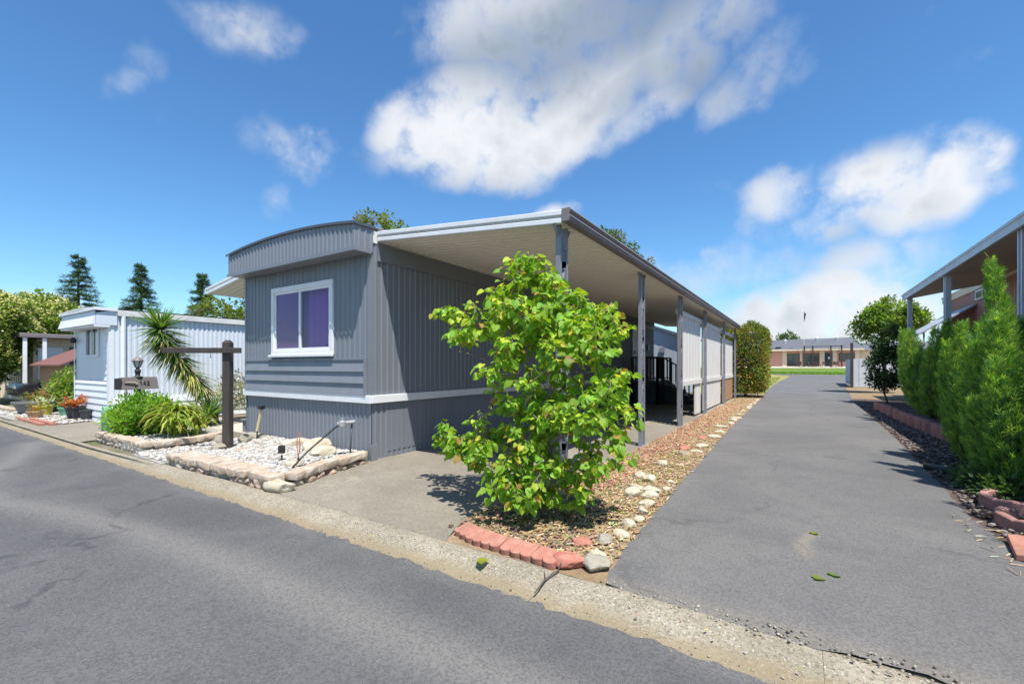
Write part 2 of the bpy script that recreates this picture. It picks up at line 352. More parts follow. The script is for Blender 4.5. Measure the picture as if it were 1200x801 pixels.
# ------------------------------------------------------------------ the setting: ground, street, kerb, drives
def sstep(a, b, t):
    t = max(0., min(1., (t - a) / (b - a))); return t * t * (3 - 2 * t)
def gz(x, y):      # the land climbs a little towards the lawn of the hall
    return .22 * sstep(48, 74, y) + 1.08 * sstep(72, 100, y)
def struct(name, b, mats, smooth=False, col=False):
    o = b.build(name, mats, None, smooth, 0, col); o['kind'] = 'structure'; return o
def seg_dist(px, py, poly):
    best = 1e9
    for (x0, y0), (x1, y1) in zip(poly, poly[1:]):
        dx, dy = x1 - x0, y1 - y0; t = max(0, min(1, ((px-x0)*dx + (py-y0)*dy) / (dx*dx + dy*dy)))
        best = min(best, math.hypot(px - x0 - t*dx, py - y0 - t*dy))
    return best
def float_attr(o, name, vals):
    a = o.data.attributes.new(name, 'FLOAT', 'POINT'); a.data.foreach_set('value', vals)
def asphalt(name, c, c2, lo, wear_c=None, crack=0., fleck=.5, crack_c=(.40, .36, .28), crack_s=.8):
    m = bpy.data.materials.new(name); nt, N, L, b = nodes(m); v = objvec(N, L)
    big = noise(N, L, v, .55, 4, .6, .6); mid = noise(N, L, v, 5, 4, .6); fine = noise(N, L, v, 62, 4, .75); grit = noise(N, L, v, 110, 2, .6)
    col = mix_rgb(N, L, ramp(N, L, big, .35, .68), c, c2)
    col = mix_rgb(N, L, ramp(N, L, mid, .45, .75, 0, .35), col, lo)
    if wear_c:
        at = N.new('ShaderNodeAttribute'); at.attribute_name = 'wear'
        col = mix_rgb(N, L, at.outputs['Fac'], col, wear_c)
    if crack:
        vo = N.new('ShaderNodeTexVoronoi'); vo.feature = 'DISTANCE_TO_EDGE'; vo.inputs['Scale'].default_value = crack_s
        wv = N.new('ShaderNodeVectorMath'); wv.operation = 'MULTIPLY_ADD'
        nn = N.new('ShaderNodeTexNoise'); nn.inputs['Scale'].default_value = 3; nn.inputs['Detail'].default_value = 5; L.new(v, nn.inputs['Vector'])
        L.new(nn.outputs['Color'], wv.inputs[0]); wv.inputs[1].default_value = (.7, .7, .7); L.new(v, wv.inputs[2]); L.new(wv.outputs[0], vo.inputs['Vector'])
        ln = ramp(N, L, vo.outputs['Distance'], .004, .014, crack, 0)
        gate = ramp(N, L, noise(N, L, v, .9, 2), .46, .6)
        mm = N.new('ShaderNodeMath'); mm.operation = 'MULTIPLY'; L.new(ln, mm.inputs[0]); L.new(gate, mm.inputs[1])
        col = mix_rgb(N, L, mm.outputs[0], col, crack_c)
    col = mix_rgb(N, L, ramp(N, L, fine, .40, .66, 0, .75), col, mix_rgb(N, L, .65, col, tuple(x * .3 for x in c)))
    col = mix_rgb(N, L, ramp(N, L, grit, .66, .74, 0, fleck), col, (.40, .39, .36))
    L.new(col, b.inputs['Base Color']); b.inputs['Roughness'].default_value = .9; b.inputs['Specular IOR Level'].default_value = .3
    bump(N, L, b, mix_rgb(N, L, .5, fine, mid), .55, .006)
    return m
def earth(name, stops, scale=7., fine=90, bst=.8):
    m = bpy.data.materials.new(name); nt, N, L, b = nodes(m); v = objvec(N, L)
    n1 = noise(N, L, v, scale, 6, .65); n2 = noise(N, L, v, fine, 4, .7); n3 = noise(N, L, v, scale * .25, 3)
    col = mix_rgb(N, L, ramp(N, L, n1, .38, .62), stops[0], stops[1])
    col = mix_rgb(N, L, ramp(N, L, n3, .45, .62), col, stops[2])
    col = mix_rgb(N, L, ramp(N, L, n2, .45, .7, 0, .6), col, tuple(x * .5 for x in stops[0]))
    L.new(col, b.inputs['Base Color']); b.inputs['Roughness'].default_value = .95; b.inputs['Specular IOR Level'].default_value = .15
    bump(N, L, b, mix_rgb(N, L, .5, n1, n2), bst, .02)
    return m
M['street'] = asphalt('street_asphalt', (.100, .098, .098), (.133, .130, .127), (.082, .080, .082), (.20, .19, .175), .55, .5, (.05, .05, .052), .33)
M['drive'] = asphalt('drive_asphalt', (.142, .138, .134), (.182, .174, .164), (.112, .11, .108), (.27, .235, .18), .4, .5, (.07, .068, .068), .36)
M['pad'] = asphalt('old_pad', (.235, .208, .165), (.30, .265, .21), (.175, .156, .128), (.36, .32, .25), .6, .7)
M['ground'] = earth('ground_dirt', ((.20, .16, .11), (.26, .22, .15), (.12, .14, .06)), 3)
M['lawn'] = earth('lawn_grass', ((.115, .185, .03), (.15, .23, .038), (.14, .195, .04)), 2.5, 40)
M['mulch'] = earth('mulch_dirt', ((.27, .185, .11), (.36, .26, .16), (.23, .17, .09)), 6)
M['bark_bed'] = earth('bark_bed', ((.12, .088, .075), (.17, .125, .105), (.09, .065, .055)), 12)
M['gravel_base'] = earth('gravel_base', ((.36, .35, .32), (.45, .44, .41), (.3, .28, .24)), 14)
M['dry_grass'] = earth('dry_grass', ((.30, .27, .09), (.22, .25, .06), (.34, .29, .12)), 3)

def sheet(name, xs, ys, zf, mat):
    b = B()
    for y in ys:
        for x in xs: b.v.append((x, y, zf(x, y)))
    nx = len(xs)
    for j in range(len(ys) - 1):
        for i in range(nx - 1): b.face((j*nx+i, j*nx+i+1, (j+1)*nx+i+1, (j+1)*nx+i))
    return struct(name, b, mat, True)
def lin(a, b, n): return [a + (b - a) * i / (n - 1) for i in range(n)]
sheet('ground', [-900, -300, -120, -60, -40, -30, -20, -10, -5, 0, 5, 10, 20, 40, 80, 300, 900], [-400, -60, -10, 2, 2.55, 2.62, 5, 20] + lin(46, 104, 24) + [140, 300, 1200], lambda x, y: gz(x, y) - (.018 if y > 2.6 else .3), M['ground'])
# street: fine grid near the camera so its worn tracks keep their shape
xs = lin(-60, -16, 12) + lin(-15.7, -9, 50) + lin(-8.94, 3, 230) + lin(3.2, 60, 14)
ys = lin(-9, -1, 9) + lin(-.9, 2.36, 48)
rs = random.Random(3)
street = sheet('street', xs, ys, lambda x, y: -.028 + .03 * sstep(2.4, -3, y) + (rs.uniform(-.004, .004) if y > 2.3 else 0), M['street'])
for v_ in street.data.vertices:
    if v_.co.y > 2.33: v_.co.y += .009 * math.sin(v_.co.x * 7.1) + .009 * math.sin(v_.co.x * 17.3) + .02 + rs.uniform(-.014, .014) + .016 * math.sin(v_.co.x * 41) * math.sin(v_.co.x * 3.3)
TRACK = [(-12.2, 2.15), (-11.2, 1.95), (-9.7, 1.45), (-8.4, .95), (-7.2, 1.02), (-6.2, 1.30), (-5.0, 1.5), (-3.6, 1.62), (-2.3, 1.66), (-1.0, 1.72), (.8, 1.8)]
TRACK2 = [(-8.6, 1.15), (-9.2, .4), (-8.2, -.3), (-6.5, -.5), (-4.5, -.2)]
w_ = []
for v_ in street.data.vertices:
    x, y = v_.co.x, v_.co.y
    d1 = seg_dist(x, y, TRACK); d2 = seg_dist(x, y, TRACK2)
    w_.append(min(1., .8 * math.exp(-(d1 / .19) ** 2) + .16 * math.exp(-(d2 / .3) ** 2) + .5 * sstep(2.18, 2.38, y) * (.6 + .4 * math.sin(x * 5.3) * math.sin(x * 2.1))))
float_attr(street, 'wear', w_)

# rolled concrete kerb with its gutter, cast in lengths
m = bpy.data.materials.new('kerb_concrete'); nt, N, L, bb_ = nodes(m); v = objvec(N, L)
n1 = noise(N, L, v, 2.2, 5, .65); n2 = noise(N, L, v, 55, 4, .75); n3 = noise(N, L, v, 14, 4, .6)
c_ = mix_rgb(N, L, ramp(N, L, n1, .35, .66), (.27, .235, .17), (.35, .305, .23))
c_ = mix_rgb(N, L, ramp(N, L, n3, .5, .72, 0, .55), c_, (.22, .18, .125))
c_ = mix_rgb(N, L, ramp(N, L, n2, .49, .60, 0, .8), c_, (.135, .12, .095))
c_ = mix_rgb(N, L, ramp(N, L, noise(N, L, v, 80, 2, .6), .58, .68, 0, .7), c_, (.55, .52, .46))
sx_ = N.new('ShaderNodeSeparateXYZ'); L.new(v, sx_.inputs[0])
wob = N.new('ShaderNodeMath'); wob.operation = 'MULTIPLY_ADD'; L.new(noise(N, L, v, 3.5, 5, .65), wob.inputs[0]); wob.inputs[1].default_value = .34; L.new(sx_.outputs[1], wob.inputs[2])
c_ = mix_rgb(N, L, ramp(N, L, wob.outputs[0], 2.76, 2.62, 0, .62), c_, (.255, .20, .115))
c_ = mix_rgb(N, L, ramp(N, L, wob.outputs[0], 2.555, 2.50, 0, .6), c_, (.13, .125, .12))
L.new(c_, bb_.inputs['Base Color']); bb_.inputs['Roughness'].default_value = .93; bb_.inputs['Specular IOR Level'].default_value = .2
bump(N, L, bb_, mix_rgb(N, L, .5, n2, n3), .7, .008); M['kerb'] = m
b = B(); rk_ = random.Random(5)
prof = [(2.34, -.034), (2.42, -.037), (2.52, -.030), (2.60, -.006), (2.66, .010), (2.73, .014), (2.765, .008), (2.77, -.06)]
cuts = [-60, -40, -30, -25, -21, -18, -15.2, -12.1, -9.05, -6.0, -2.95, -1.42, .1, 3.1, 6, 12, 30, 60]
for x0, x1 in zip(cuts, cuts[1:]):
    n = max(2, int((x1 - x0) / .12)); n = min(n, 40)
    xs_ = lin(x0 + .0008, x1 - .0008, n); prev = None
    for i, x in enumerate(xs_):
        row = b.add([(x, y + (.012 * math.sin(x * 6.1 + y * 9) + rk_.uniform(-.01, .01) if k in (0, 6, 7) else 0) - (.13 * sstep(-5, -11, x) if k > 3 else 0), z + rk_.uniform(-.002, .002) - (.02 * sstep(-.7, .4, x) if k in (4, 5, 6) else 0)) for k, (y, z) in enumerate(prof)])
        if prev is not None:
            for k in range(len(prof) - 1): b.face((prev + k, row + k, row + k + 1, prev + k + 1))
        prev = row
struct('kerb', b, M['kerb'], True)
b = B(); b.box(-60, 2.36, -.09, 60, 2.75, -.045); struct('kerb_joint_bed', b, M['kerb'])

def ribbon(name, left, right, z, mat, step=.35, wob=.02, seed=1, cross=10, wear=None):
    """sheet between a left and a right edge given as (x, y) rows, edges a little ragged"""
    r = random.Random(seed)
    def at(e, y):
        for (x0, y0), (x1, y1) in zip(e, e[1:]):
            if y0 <= y <= y1: return x0 + (x1 - x0) * (y - y0) / (y1 - y0)
        return e[-1][0] if y > e[-1][1] else e[0][0]
    y0, y1 = left[0][1], left[-1][1]; b = B(); y = y0; prev = None; rows = []
    while y < y1: rows.append(y); y += step * max(1, (y - 2) / 8)
    rows.append(y1)
    for y in rows:
        xl = at(left, y) + r.uniform(-wob, wob); xr = at(right, y) + r.uniform(-wob, wob)
        i = b.add([(xl + (xr - xl) * k / cross, y, gz(0, y) + z) for k in range(cross + 1)])
        if prev is not None:
            for k in range(cross): b.face((prev+k, prev+k+1, i+k+1, i+k))
        prev = i
    o = struct(name, b, mat, True)
    if wear: float_attr(o, 'wear', [wear(v_.co.x, v_.co.y) for v_ in o.data.vertices])
    return o
rj = random.Random(77)
DL = [(-1.05, 2.735), (-1.12, 3.1), (-1.24, 6), (-1.33, 11), (-1.35, 16.4), (-1.45, 25), (-1.58, 36), (-1.5, 48), (-.9, 66), (-4, 74)]
DR = [(5.5, 2.735), (3.2, 3.3), (1.42, 4.3), (1.36, 6.04), (1.5, 8.93), (1.63, 12.7), (1.78, 20.2), (1.95, 24), (2.45, 35), (3.3, 46), (6.0, 66), (12, 74)]
def dwear(x, y):
    s1 = seg_dist(x, y, [(.05, 4.0), (.02, 4.25), (.08, 4.5)])
    return .8 * math.exp(-(s1 / .045) ** 2) + .35 * sstep(3.0, 2.78, y) + .12 * math.exp(-((y - 9.5 - x) / .25) ** 2)
ribbon('driveway', DL, DR, .012, M['drive'], .11, .018, 4, 46, dwear)
PL = [(-4.98, 2.74), (-5.2, 3.4), (-5.42, 4.49), (-5.42, 22)]
PR = [(-2.42, 2.74), (-2.66, 3.4), (-2.52, 5), (-2.3, 7.2), (-2.32, 22)]
for v_ in bpy.data.objects['driveway'].data.vertices:
    if v_.co.y < 2.74: v_.co.y += rj.uniform(-.03, .035) + .03 * math.sin(v_.co.x * 5)
    elif v_.co.y < 3.0: v_.co.z += rj.uniform(-.003, .004)
    if v_.co.x < 1.6 and v_.co.y < 2.92: v_.co.z -= .012 * (1 - sstep(2.72, 2.92, v_.co.y)) * sstep(-.9, .2, v_.co.x)
ribbon('carport_slab', PL, PR, .008, M['pad'], .25, .02, 6, 16, lambda x, y: .9 * math.exp(-((x + 3.3) / .03) ** 2) * (1 if y > 8 else 0) + .4 * math.exp(-((y - 4.4) / .03) ** 2))
ribbon('planting_strip', [(-2.42, 2.76), (-2.66, 3.4), (-2.52, 5), (-2.3, 7.2), (-2.32, 26)], [(-1.05, 2.76), (-1.10, 3.1), (-1.2, 6), (-1.29, 11), (-1.31, 16.4), (-1.4, 26)], .004, M['mulch'], .3, .01, 7, 8)
ribbon('verge', [(-8, 26), (-8, 74)], [(-1.42, 26), (-.5, 74)], .002, M['dry_grass'], 1, .05, 8, 6)
ribbon('planting_bed', [(3.2, 2.76), (1.40, 4.35), (1.34, 6.04), (1.47, 8.93), (1.6, 12.7), (1.75, 20.2), (1.9, 24.5)], [(8, 2.76), (8, 4.35), (8, 6.04), (8, 8.93), (8, 12.7), (8, 20.2), (8, 24.5)], .002, M['bark_bed'], .4, .02, 9, 12)
ribbon('side_path', [(1.95, 24.5), (2.5, 35), (3.2, 46)], [(9, 24.5), (9, 35), (9, 46)], .002, M['mulch'], .6, .03, 10, 6)
ribbon('neighbour_drive', [(-17.2, 2.56), (-16.9, 3.84)], [(-11.3, 2.56), (-11.6, 3.84)], .006, M['pad'], .2, .01, 11, 20, lambda x, y: .1)
b = B()
ys_ = lin(74, 97.6, 26)
for y in ys_:
    i = b.add([(x, y, gz(0, y) + .012) for x in lin(-60, 60, 13)])
    if y > 74:
        for k in range(12): b.face((i-13+k, i-12+k, i+k+1, i+k))
struct('lawn', b, M['lawn'], True)
b = B(); b.hexa([(-30, 91, gz(0, 91) - .2), (40, 91, gz(0, 91) - .2), (40, 98, 1.0), (-30, 98, 1.0), (-30, 91, gz(0, 91) + .05), (40, 91, gz(0, 91) + .05), (40, 98, gz(0, 98) + .05), (-30, 98, gz(0, 98) + .05)]); struct('hall_path', b, M['concrete'])
# gravel beds and concrete path at the front of the home
b = B(); b.prism([(-7.62, 2.72), (-5.12, 2.80), (-5.46, 4.46), (-9.05, 4.50), (-8.05, 3.9)], lambda u, v, t: (u, v, t), -.04, .10); struct('gravel_bed', b, M['gravel_base'])
b = B(); b.prism([(-11.3, 2.86), (-9.0, 2.80), (-9.45, 4.0), (-11.5, 5.6), (-13.9, 5.6), (-13.9, 3.9), (-11.5, 3.86)], lambda u, v, t: (u, v, t), -.04, .09); struct('shrub_bed', b, M['gravel_base'])
b = B(); b.prism([(-8.95, 2.68), (-7.7, 2.66), (-8.1, 3.85), (-9.1, 4.46), (-9.4, 4.05)], lambda u, v, t: (u, v, t), -.04, .025); struct('gravel_path', b, M['gravel_base'])
b = B(); b.box(-11.5, 4.55, -.05, -9.08, 5.5, .10); b.box(-10.3, 5.5, -.05, -9.08, 12, .10); struct('concrete_path', b, M['concrete'])
b = B(); b.prism([(-21, 2.72), (-17.2, 2.70), (-16.95, 3.8), (-16.9, 4.6), (-21, 4.1)], lambda u, v, t: (u, v, t), -.04, .03); struct('pot_gravel', b, M['gravel_base'])

# ------------------------------------------------------------------ the grey mobile home
HX0, HX1, HY0, HY1 = -9.03, -5.40, 4.48, 20.0
def arc(x): c = (HX0 + HX1) / 2; return 3.50 + .115 * (1 - ((x - c) / ((HX1 - HX0) / 2)) ** 2)
home = thing('mobile_home', 'grey single-wide mobile home with curved front cap, white framed window and ribbed siding', 'mobile home', (-7.2, 4.5, 0))
def ribbed_part(name, parent, mat, *a, **k):
    b = B(); b.ribs(*a, **k); return b.build(name, mat, parent)
WX0, WX1, WZ0, WZ1 = -7.98, -6.36, 1.70, 2.74       # window opening
b = B()
b.ribs((HX0, HY0, 0), (1, 0, 0), WX0 - HX0, 1.5, 3.3, (0, -1, 0)); b.ribs((WX1, HY0, 0), (1, 0, 0), HX1 - WX1, 1.5, 3.3, (0, -1, 0))
b.ribs((WX0, HY0, 0), (1, 0, 0), WX1 - WX0, 1.5, WZ0, (0, -1, 0)); b.ribs((WX0, HY0, 0), (1, 0, 0), WX1 - WX0, WZ1, 3.3, (0, -1, 0))
b.box(HX0 + .01, HY0 + .32, .1, HX1 - .01, HY1 - .01, 3.3)
b.box(WX0 + 1.03, HY0 - .016, 2.86, WX0 + 1.042, HY0 - .011, 3.2)
fw = b.build('front_wall', M['grey_siding'], home)
b = B(); b.ribs((HX1, HY0, 0), (0, 1, 0), HY1 - HY0, .95, 3.3, (1, 0, 0)); b.box(HX1 + .002, HY0 + .1, 3.02, HX1 + .03, HY1, 3.30); b.build('side_wall', M['grey_siding'], home)
b = B(); b.ribs((HX0, HY1, 0), (0, -1, 0), HY1 - HY0, .95, 3.3, (-1, 0, 0)); b.build('far_side_wall', M['grey_siding'], home)
b = B(); b.ribs((HX1, HY1, 0), (-1, 0, 0), HX1 - HX0, .1, 3.4, (0, 1, 0)); b.build('rear_wall', M['grey_siding'], home)
b = B()
b.ribs((HX0 + .03, HY0 + .02, 0), (1, 0, 0), HX1 - HX0 - .05, -.03, .88, (0, -1, 0), .105, .04, .012)
b.ribs((HX1 - .02, HY0 + .03, 0), (0, 1, 0), HY1 - HY0 - .06, -.03, .88, (1, 0, 0), .105, .04, .012)
b.ribs((HX0 + .02, HY1, 0), (0, -1, 0), HY1 - HY0, -.03, .88, (-1, 0, 0), .105, .04, .012)
b.build('skirting', M['grey_siding'], home)
b = B(); b.box(HX0 - .035, HY0 - .045, .865, HX1 + .035, HY0 - .003, .985); b.box(HX1 + .003, HY0 - .003, .865, HX1 + .04, HY1, .985); b.box(HX0 - .035, HY0 - .003, .865, HX0 - .003, HY1, .985)
b.build('white_band', M['white_trim'], home, bevel=.006)
b = B()
for k in range(3):
    z = .985 + k * .178
    b.hexa([(HX0 + .06, HY0 - .055, z), (HX1 - .10, HY0 - .055, z), (HX1 - .10, HY0 - .006, z), (HX0 + .06, HY0 - .006, z),
            (HX0 + .06, HY0 - .022, z + .176), (HX1 - .10, HY0 - .022, z + .176), (HX1 - .10, HY0 - .006, z + .176), (HX0 + .06, HY0 - .006, z + .176)])
lap = b.build('lap_boards', M['grey_trim'], home)
b = B(); b.box(HX0 + .04, HY0 - .045, 1.519, HX1 - .08, HY0 - .004, 1.545); b.box(HX1 - .105, HY0 - .06, .985, HX1 - .07, HY0 - .006, 1.519); b.build('board_trim', M['grey_trim'], home)
b = B(); b.box(HX1 - .005, HY0 - .018, .985, HX1 + .016, HY0 + .05, 3.15); b.box(HX1 - .06, HY0 - .0165, .985, HX1 - .005, HY0 - .013, 3.15); b.build('corner_trim', M['grey_trim'], home)
b = B(); b.box(HX0 - .016, HY0 - .018, .985, HX0 + .05, HY0 + .03, 3.3); b.build('corner_trim', M['grey_trim'], home)
# curved front cap
FY = HY0 - .31; CX0, CX1 = HX0 - .02, HX1 + .02
b = B(); b.ribs((CX0, FY, 0), (1, 0, 0), CX1 - CX0, 3.13, lambda t: arc(CX0 + t), (0, -1, 0), .105, .04, .012)
b.ribs((CX1, FY, 0), (0, 1, 0), .33, 3.13, arc(CX1), (1, 0, 0), .11, .04, .010); b.ribs((CX0, HY0, 0), (0, -1, 0), .31, 3.13, arc(CX0), (-1, 0, 0), .11, .04, .010)
cap = b.build('front_cap', M['grey_trim'], home)
b = B(); b.box(CX0 + .003, FY + .003, 3.115, CX1 - .003, HY0 - .014, 3.135); b.box(CX0 - .012, FY - .022, 3.10, CX1 + .012, FY - .013, 3.15); b.box(CX1 + .011, FY - .013, 3.10, CX1 + .02, HY0 - .02, 3.15); b.build('soffit', M['grey_trim'], home)
b = B(); n = 28; pr = None
for k in range(n + 1):
    x = CX0 - .03 + (CX1 - CX0 + .06) * k / n; z = arc(x)
    i = b.add([(x, FY - .035, z - .02), (x, FY - .035, z + .02), (x, FY + .0, z + .026)])
    if pr is not None: b.face((pr, i, i+1, pr+1)); b.face((pr+1, i+1, i+2, pr+2))
    pr = i
b.box(CX1 + .013, FY - .03, arc(CX1) - .02, CX1 + .03, HY0 + .02, arc(CX1) + .02)
b.build('cap_edge', M['dark_trim'], home)
b = B(); pr = None
for k in range(n + 1):
    x = CX0 - .01 + (CX1 - CX0 + .02) * k / n; z = arc(x) + .02
    ys2 = lin(FY - .01, HY1 + .1, 40)
    i = b.add([(x, y, z + (.012 if j % 2 else 0)) for j, y in enumerate(ys2)])
    if pr is not None:
        for j in range(39): b.face((pr+j, i+j, i+j+1, pr+j+1))
    pr = i
b.box(CX0, HY0, 3.28, CX1, HY1, 3.46)
b.build('roof', M['roof_white'], home)
# window: frame, sash bars, panes, curtain behind
win = B()
f0 = .085
for (x0, z0, x1, z1) in ((WX0 - f0, WZ1, WX1 + f0, WZ1 + f0), (WX0 - f0, WZ0 - f0, WX1 + f0, WZ0), (WX0 - f0, WZ0, WX0, WZ1), (WX1, WZ0, WX1 + f0, WZ1)): win.box(x0, HY0 - .045, z0, x1, HY0 + .02, z1)
wf = win.build('window', M['white_trim'], home, bevel=.006)
b = B(); mx_ = WX0 + .78
b.box(mx_ - .025, HY0 - .03, WZ0 + .04, mx_ + .025, HY0 + .01, WZ1 - .04)
for (x0, z0, x1, z1) in ((WX0, WZ0, WX1, WZ0 + .04), (WX0, WZ1 - .04, WX1, WZ1), (WX0, WZ0 + .04, WX0 + .04, WZ1 - .04), (WX1 - .04, WZ0 + .04, WX1, WZ1 - .04)): b.box(x0, HY0 - .025, z0, x1, HY0 + .012, z1)
b.build('sash', M['white_trim'], wf, bevel=.003)
b = B(); b.box(WX0 - .12, HY0 - .085, WZ0 - f0 - .03, WX1 + .12, HY0 - .046, WZ0 - f0 + .012); b.build('sill', M['white_trim'], wf, bevel=.004)
for x0, x1 in ((WX0 + .041, mx_ - .026), (mx_ + .026, WX1 - .041)):
    b = B(); b.box(x0, HY0 - .012, WZ0 + .041, x1, HY0 - .008, WZ1 - .041); b.build('pane', M['glass'], wf)
b = B(); b.box(WX0 + .041, HY0 + .0, WZ0 + .041, mx_ - .026, HY0 + .003, WZ1 - .041); b.build('insect_screen', M['mesh_grey'], wf)
b = B(); pr = None
for k in range(61):
    x = WX0 - .02 + (WX1 - WX0 + .04) * k / 60; y = HY0 + .10 + .02 * math.sin(k * .9) + .008 * math.sin(k * 2.3)
    i = b.add([(x, y, WZ0 - .04), (x, y + .01, WZ1 + .04)])
    if pr is not None: b.face((pr, i, i+1, pr+1))
    pr = i
b.build('curtain', M['purple'], wf, True)
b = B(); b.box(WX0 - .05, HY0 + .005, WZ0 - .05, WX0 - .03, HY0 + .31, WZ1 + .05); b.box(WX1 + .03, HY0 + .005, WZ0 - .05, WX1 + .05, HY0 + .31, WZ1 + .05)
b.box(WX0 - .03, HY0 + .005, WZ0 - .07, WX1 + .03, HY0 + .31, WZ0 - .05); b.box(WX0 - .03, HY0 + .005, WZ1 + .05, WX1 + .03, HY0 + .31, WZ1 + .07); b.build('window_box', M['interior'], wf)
# door on the carport side
b = B()
for (y0, z0, y1, z1) in ((16.9, .99, 17.0, 3.0), (17.85, .99, 17.95, 3.0), (17.0, 2.92, 17.85, 3.0)): b.box(HX1 + .013, y0, z0, HX1 + .045, y1, z1)
dr = b.build('door', M['white_trim'], home)
b = B(); b.box(HX1 + .013, 17.0, .99, HX1 + .03, 17.85, 2.92); b.build('door_leaf', M['white_trim'], dr)
b = B(); b.obox((HX1 + .07, 17.08, 1.95), (.02, 0, 0), (0, .02, 0), (0, 0, .06)); b.build('handle', M['black_metal'], dr)
b = B(); b.box(HX1 + .015, 18.7, 2.1, HX1 + .12, 18.95, 2.32); b.build('wall_light', M['post_grey'], home)
b = B(); b.tube([(HX0 - .06, HY0 + .06, .25), (HX0 - .06, HY0 + .06, 1.15), (HX0 - .10, HY0 - .02, 1.22)], .028, 8); b.build('conduit', M['post_grey'], home)
# awning on the far side
aw = thing('side_awning', 'small white awning with ribbed underside on the far side of the grey home', 'awning', (-9.9, 4.7, 3.0))
def pan_roof(zin, zout, xin, xout, y0, y1, th, pitch=.15, dep=.022):
    b = B(); y = y0; prof = []
    while y < y1 - .001: prof += [(y, 0), (y + pitch * .62, 0), (y + pitch * .68, dep), (y + pitch * .94, dep)]; y += pitch
    prof.append((y1, 0)); pr = None
    for y, d in prof:
        i = b.add([(xin, y, zin - d), (xout, y, zout - d)])
        if pr is not None: b.face((pr, pr+1, i+1, i))
        pr = i
    b.hexa([(xin, y0, zin + .004), (xout, y0, zout + .004), (xout, y1, zout + .004), (xin, y1, zin + .004), (xin, y0, zin + th), (xout, y0, zout + th), (xout, y1, zout + th), (xin, y1, zin + th)])
    return b
pan_roof(3.27, 3.02, HX0 - .015, -10.9, 4.62, 14, .03).build('roof_panel', M['cream_pan'], aw)
b = B()
for dz, h, o in ((0, .05, .03), (.05, .035, .015), (.085, .045, .035)): b.beam((HX0 - .03, 4.62 - o, 3.27 + dz), (-10.9, 4.62 - o, 3.02 + dz), .05, h)
b.beam((-10.93, 4.57, 3.07), (-10.93, 14, 3.07), .05, .12); b.build('fascia', M['white_trim'], aw)
for y in (8.5, 13.6): b = B(); b.box(-10.85, y, 0, -10.78, y + .07, 3.0); b.build('post', M['white_trim'], aw)

# ------------------------------------------------------------------ the carport
cp = thing('carport', 'long carport with pale ribbed ceiling, white front fascia and openwork grey posts', 'carport', (-2.36, 4.7, 0))
CY0, CY1, CXO, CXI = 4.62, 22.0, -2.27, -5.395
ZI, ZO = 3.36, 3.10
def rz(x): return ZI + (ZO - ZI) * (x - CXI) / (CXO - CXI)
pan_roof(ZI, ZO, CXI, CXO, CY0, CY1, .035, .15, .034).build('roof_panel', M['cream_pan'], cp)
b = B()
for dz, h, o in ((-.015, .06, .045), (.045, .03, .02), (.075, .06, .05)): b.beam((CXI + .03, CY0 - o + .02, rz(CXI) + dz), (CXO, CY0 - o + .02, rz(CXO) + dz), .06, h)
b.build('fascia', M['white_trim'], cp, bevel=.008)
b = B()
b.prism([(-.04, -.03), (.05, -.03), (.07, .02), (.05, .05), (.075, .09), (.06, .115), (-.04, .115)], lambda u, v, t: (CXO + .045 + u, t, ZO + v), CY0 - .06, CY1 + .05)
b.build('gutter', M['gutter'], cp)
post_y = (4.76, 7.95, 11.05, 14.35, 18.35, 21.85)
def post(y, dirx=0):
    b = B(); x = CXO - .09; s = .085; zt = ZO - .03
    for k in (-1, 1): b.box(x - .03, y + k * s - .021, 0, x + .03, y + k * s + .021, zt)
    z = .12; i = 0
    while z < zt - .3:
        i += 1; yy = -1 if i % 2 else 1
        b.beam((x, y + yy * (s - .02), z), (x, y - yy * (s - .02), z + .34), .05, .006, (0, 1, 0))
        b.obox((x, y, z + .17), (.026, 0, 0), (0, s - .022, 0), (0, 0, .006))
        b.obox((x, y + yy * .045, z), (.024, 0, 0), (0, .02, 0), (0, 0, .05)); b.obox((x, y - yy * .045, z + .34), (.024, 0, 0), (0, .02, 0), (0, 0, .05))
        z += .36
    b.box(x - .07, y - .13, 0, x + .07, y + .13, .012)
    for k in (-1, 1): b.beam((x, y + k * .1, zt - .14), (x, y + k * .2, zt), .035, .012, (0, 1, 0))
    o = b.build('post', M['post_grey'], cp)
for y in post_y: post(y)
# white screen boards between the rear posts
sc = thing('privacy_screen', 'white board screen between the rear carport posts with one lower panel missing', 'screen', (-2.45, 15, 0))
XS = -2.46
def board(name, y0, y1, z0, z1):
    b = B(); b.ribs((XS, y0, 0), (0, 1, 0), y1 - y0, z0, z1, (1, 0, 0), .4, .03, .01); b.box(XS - .025, y0, z0, XS - .004, y1, z1); b.build(name, M['screen_white'], sc)
board('upper_panel', 11.25, 14.2, 1.06, 2.68); board('upper_panel', 14.5, 18.2, 1.06, 2.68); board('upper_panel', 18.5, 21.7, 1.06, 2.5)
board('lower_panel', 11.25, 11.75, .06, .92); board('lower_panel', 13.35, 14.2, .06, .92); board('lower_panel', 14.5, 18.2, .06, .92)
for z, h in ((2.68, .12), (.92, .13)):
    b = B(); b.box(XS - .04, 11.16, z, XS + .035, 21.75, z + h); b.build('rail', M['screen_white'], sc, bevel=.006)
b = B(); b.box(XS - .02, 18.5, .05, XS + .01, 21.7, .92); b.build('bottom_panel', M['cedar'], sc)
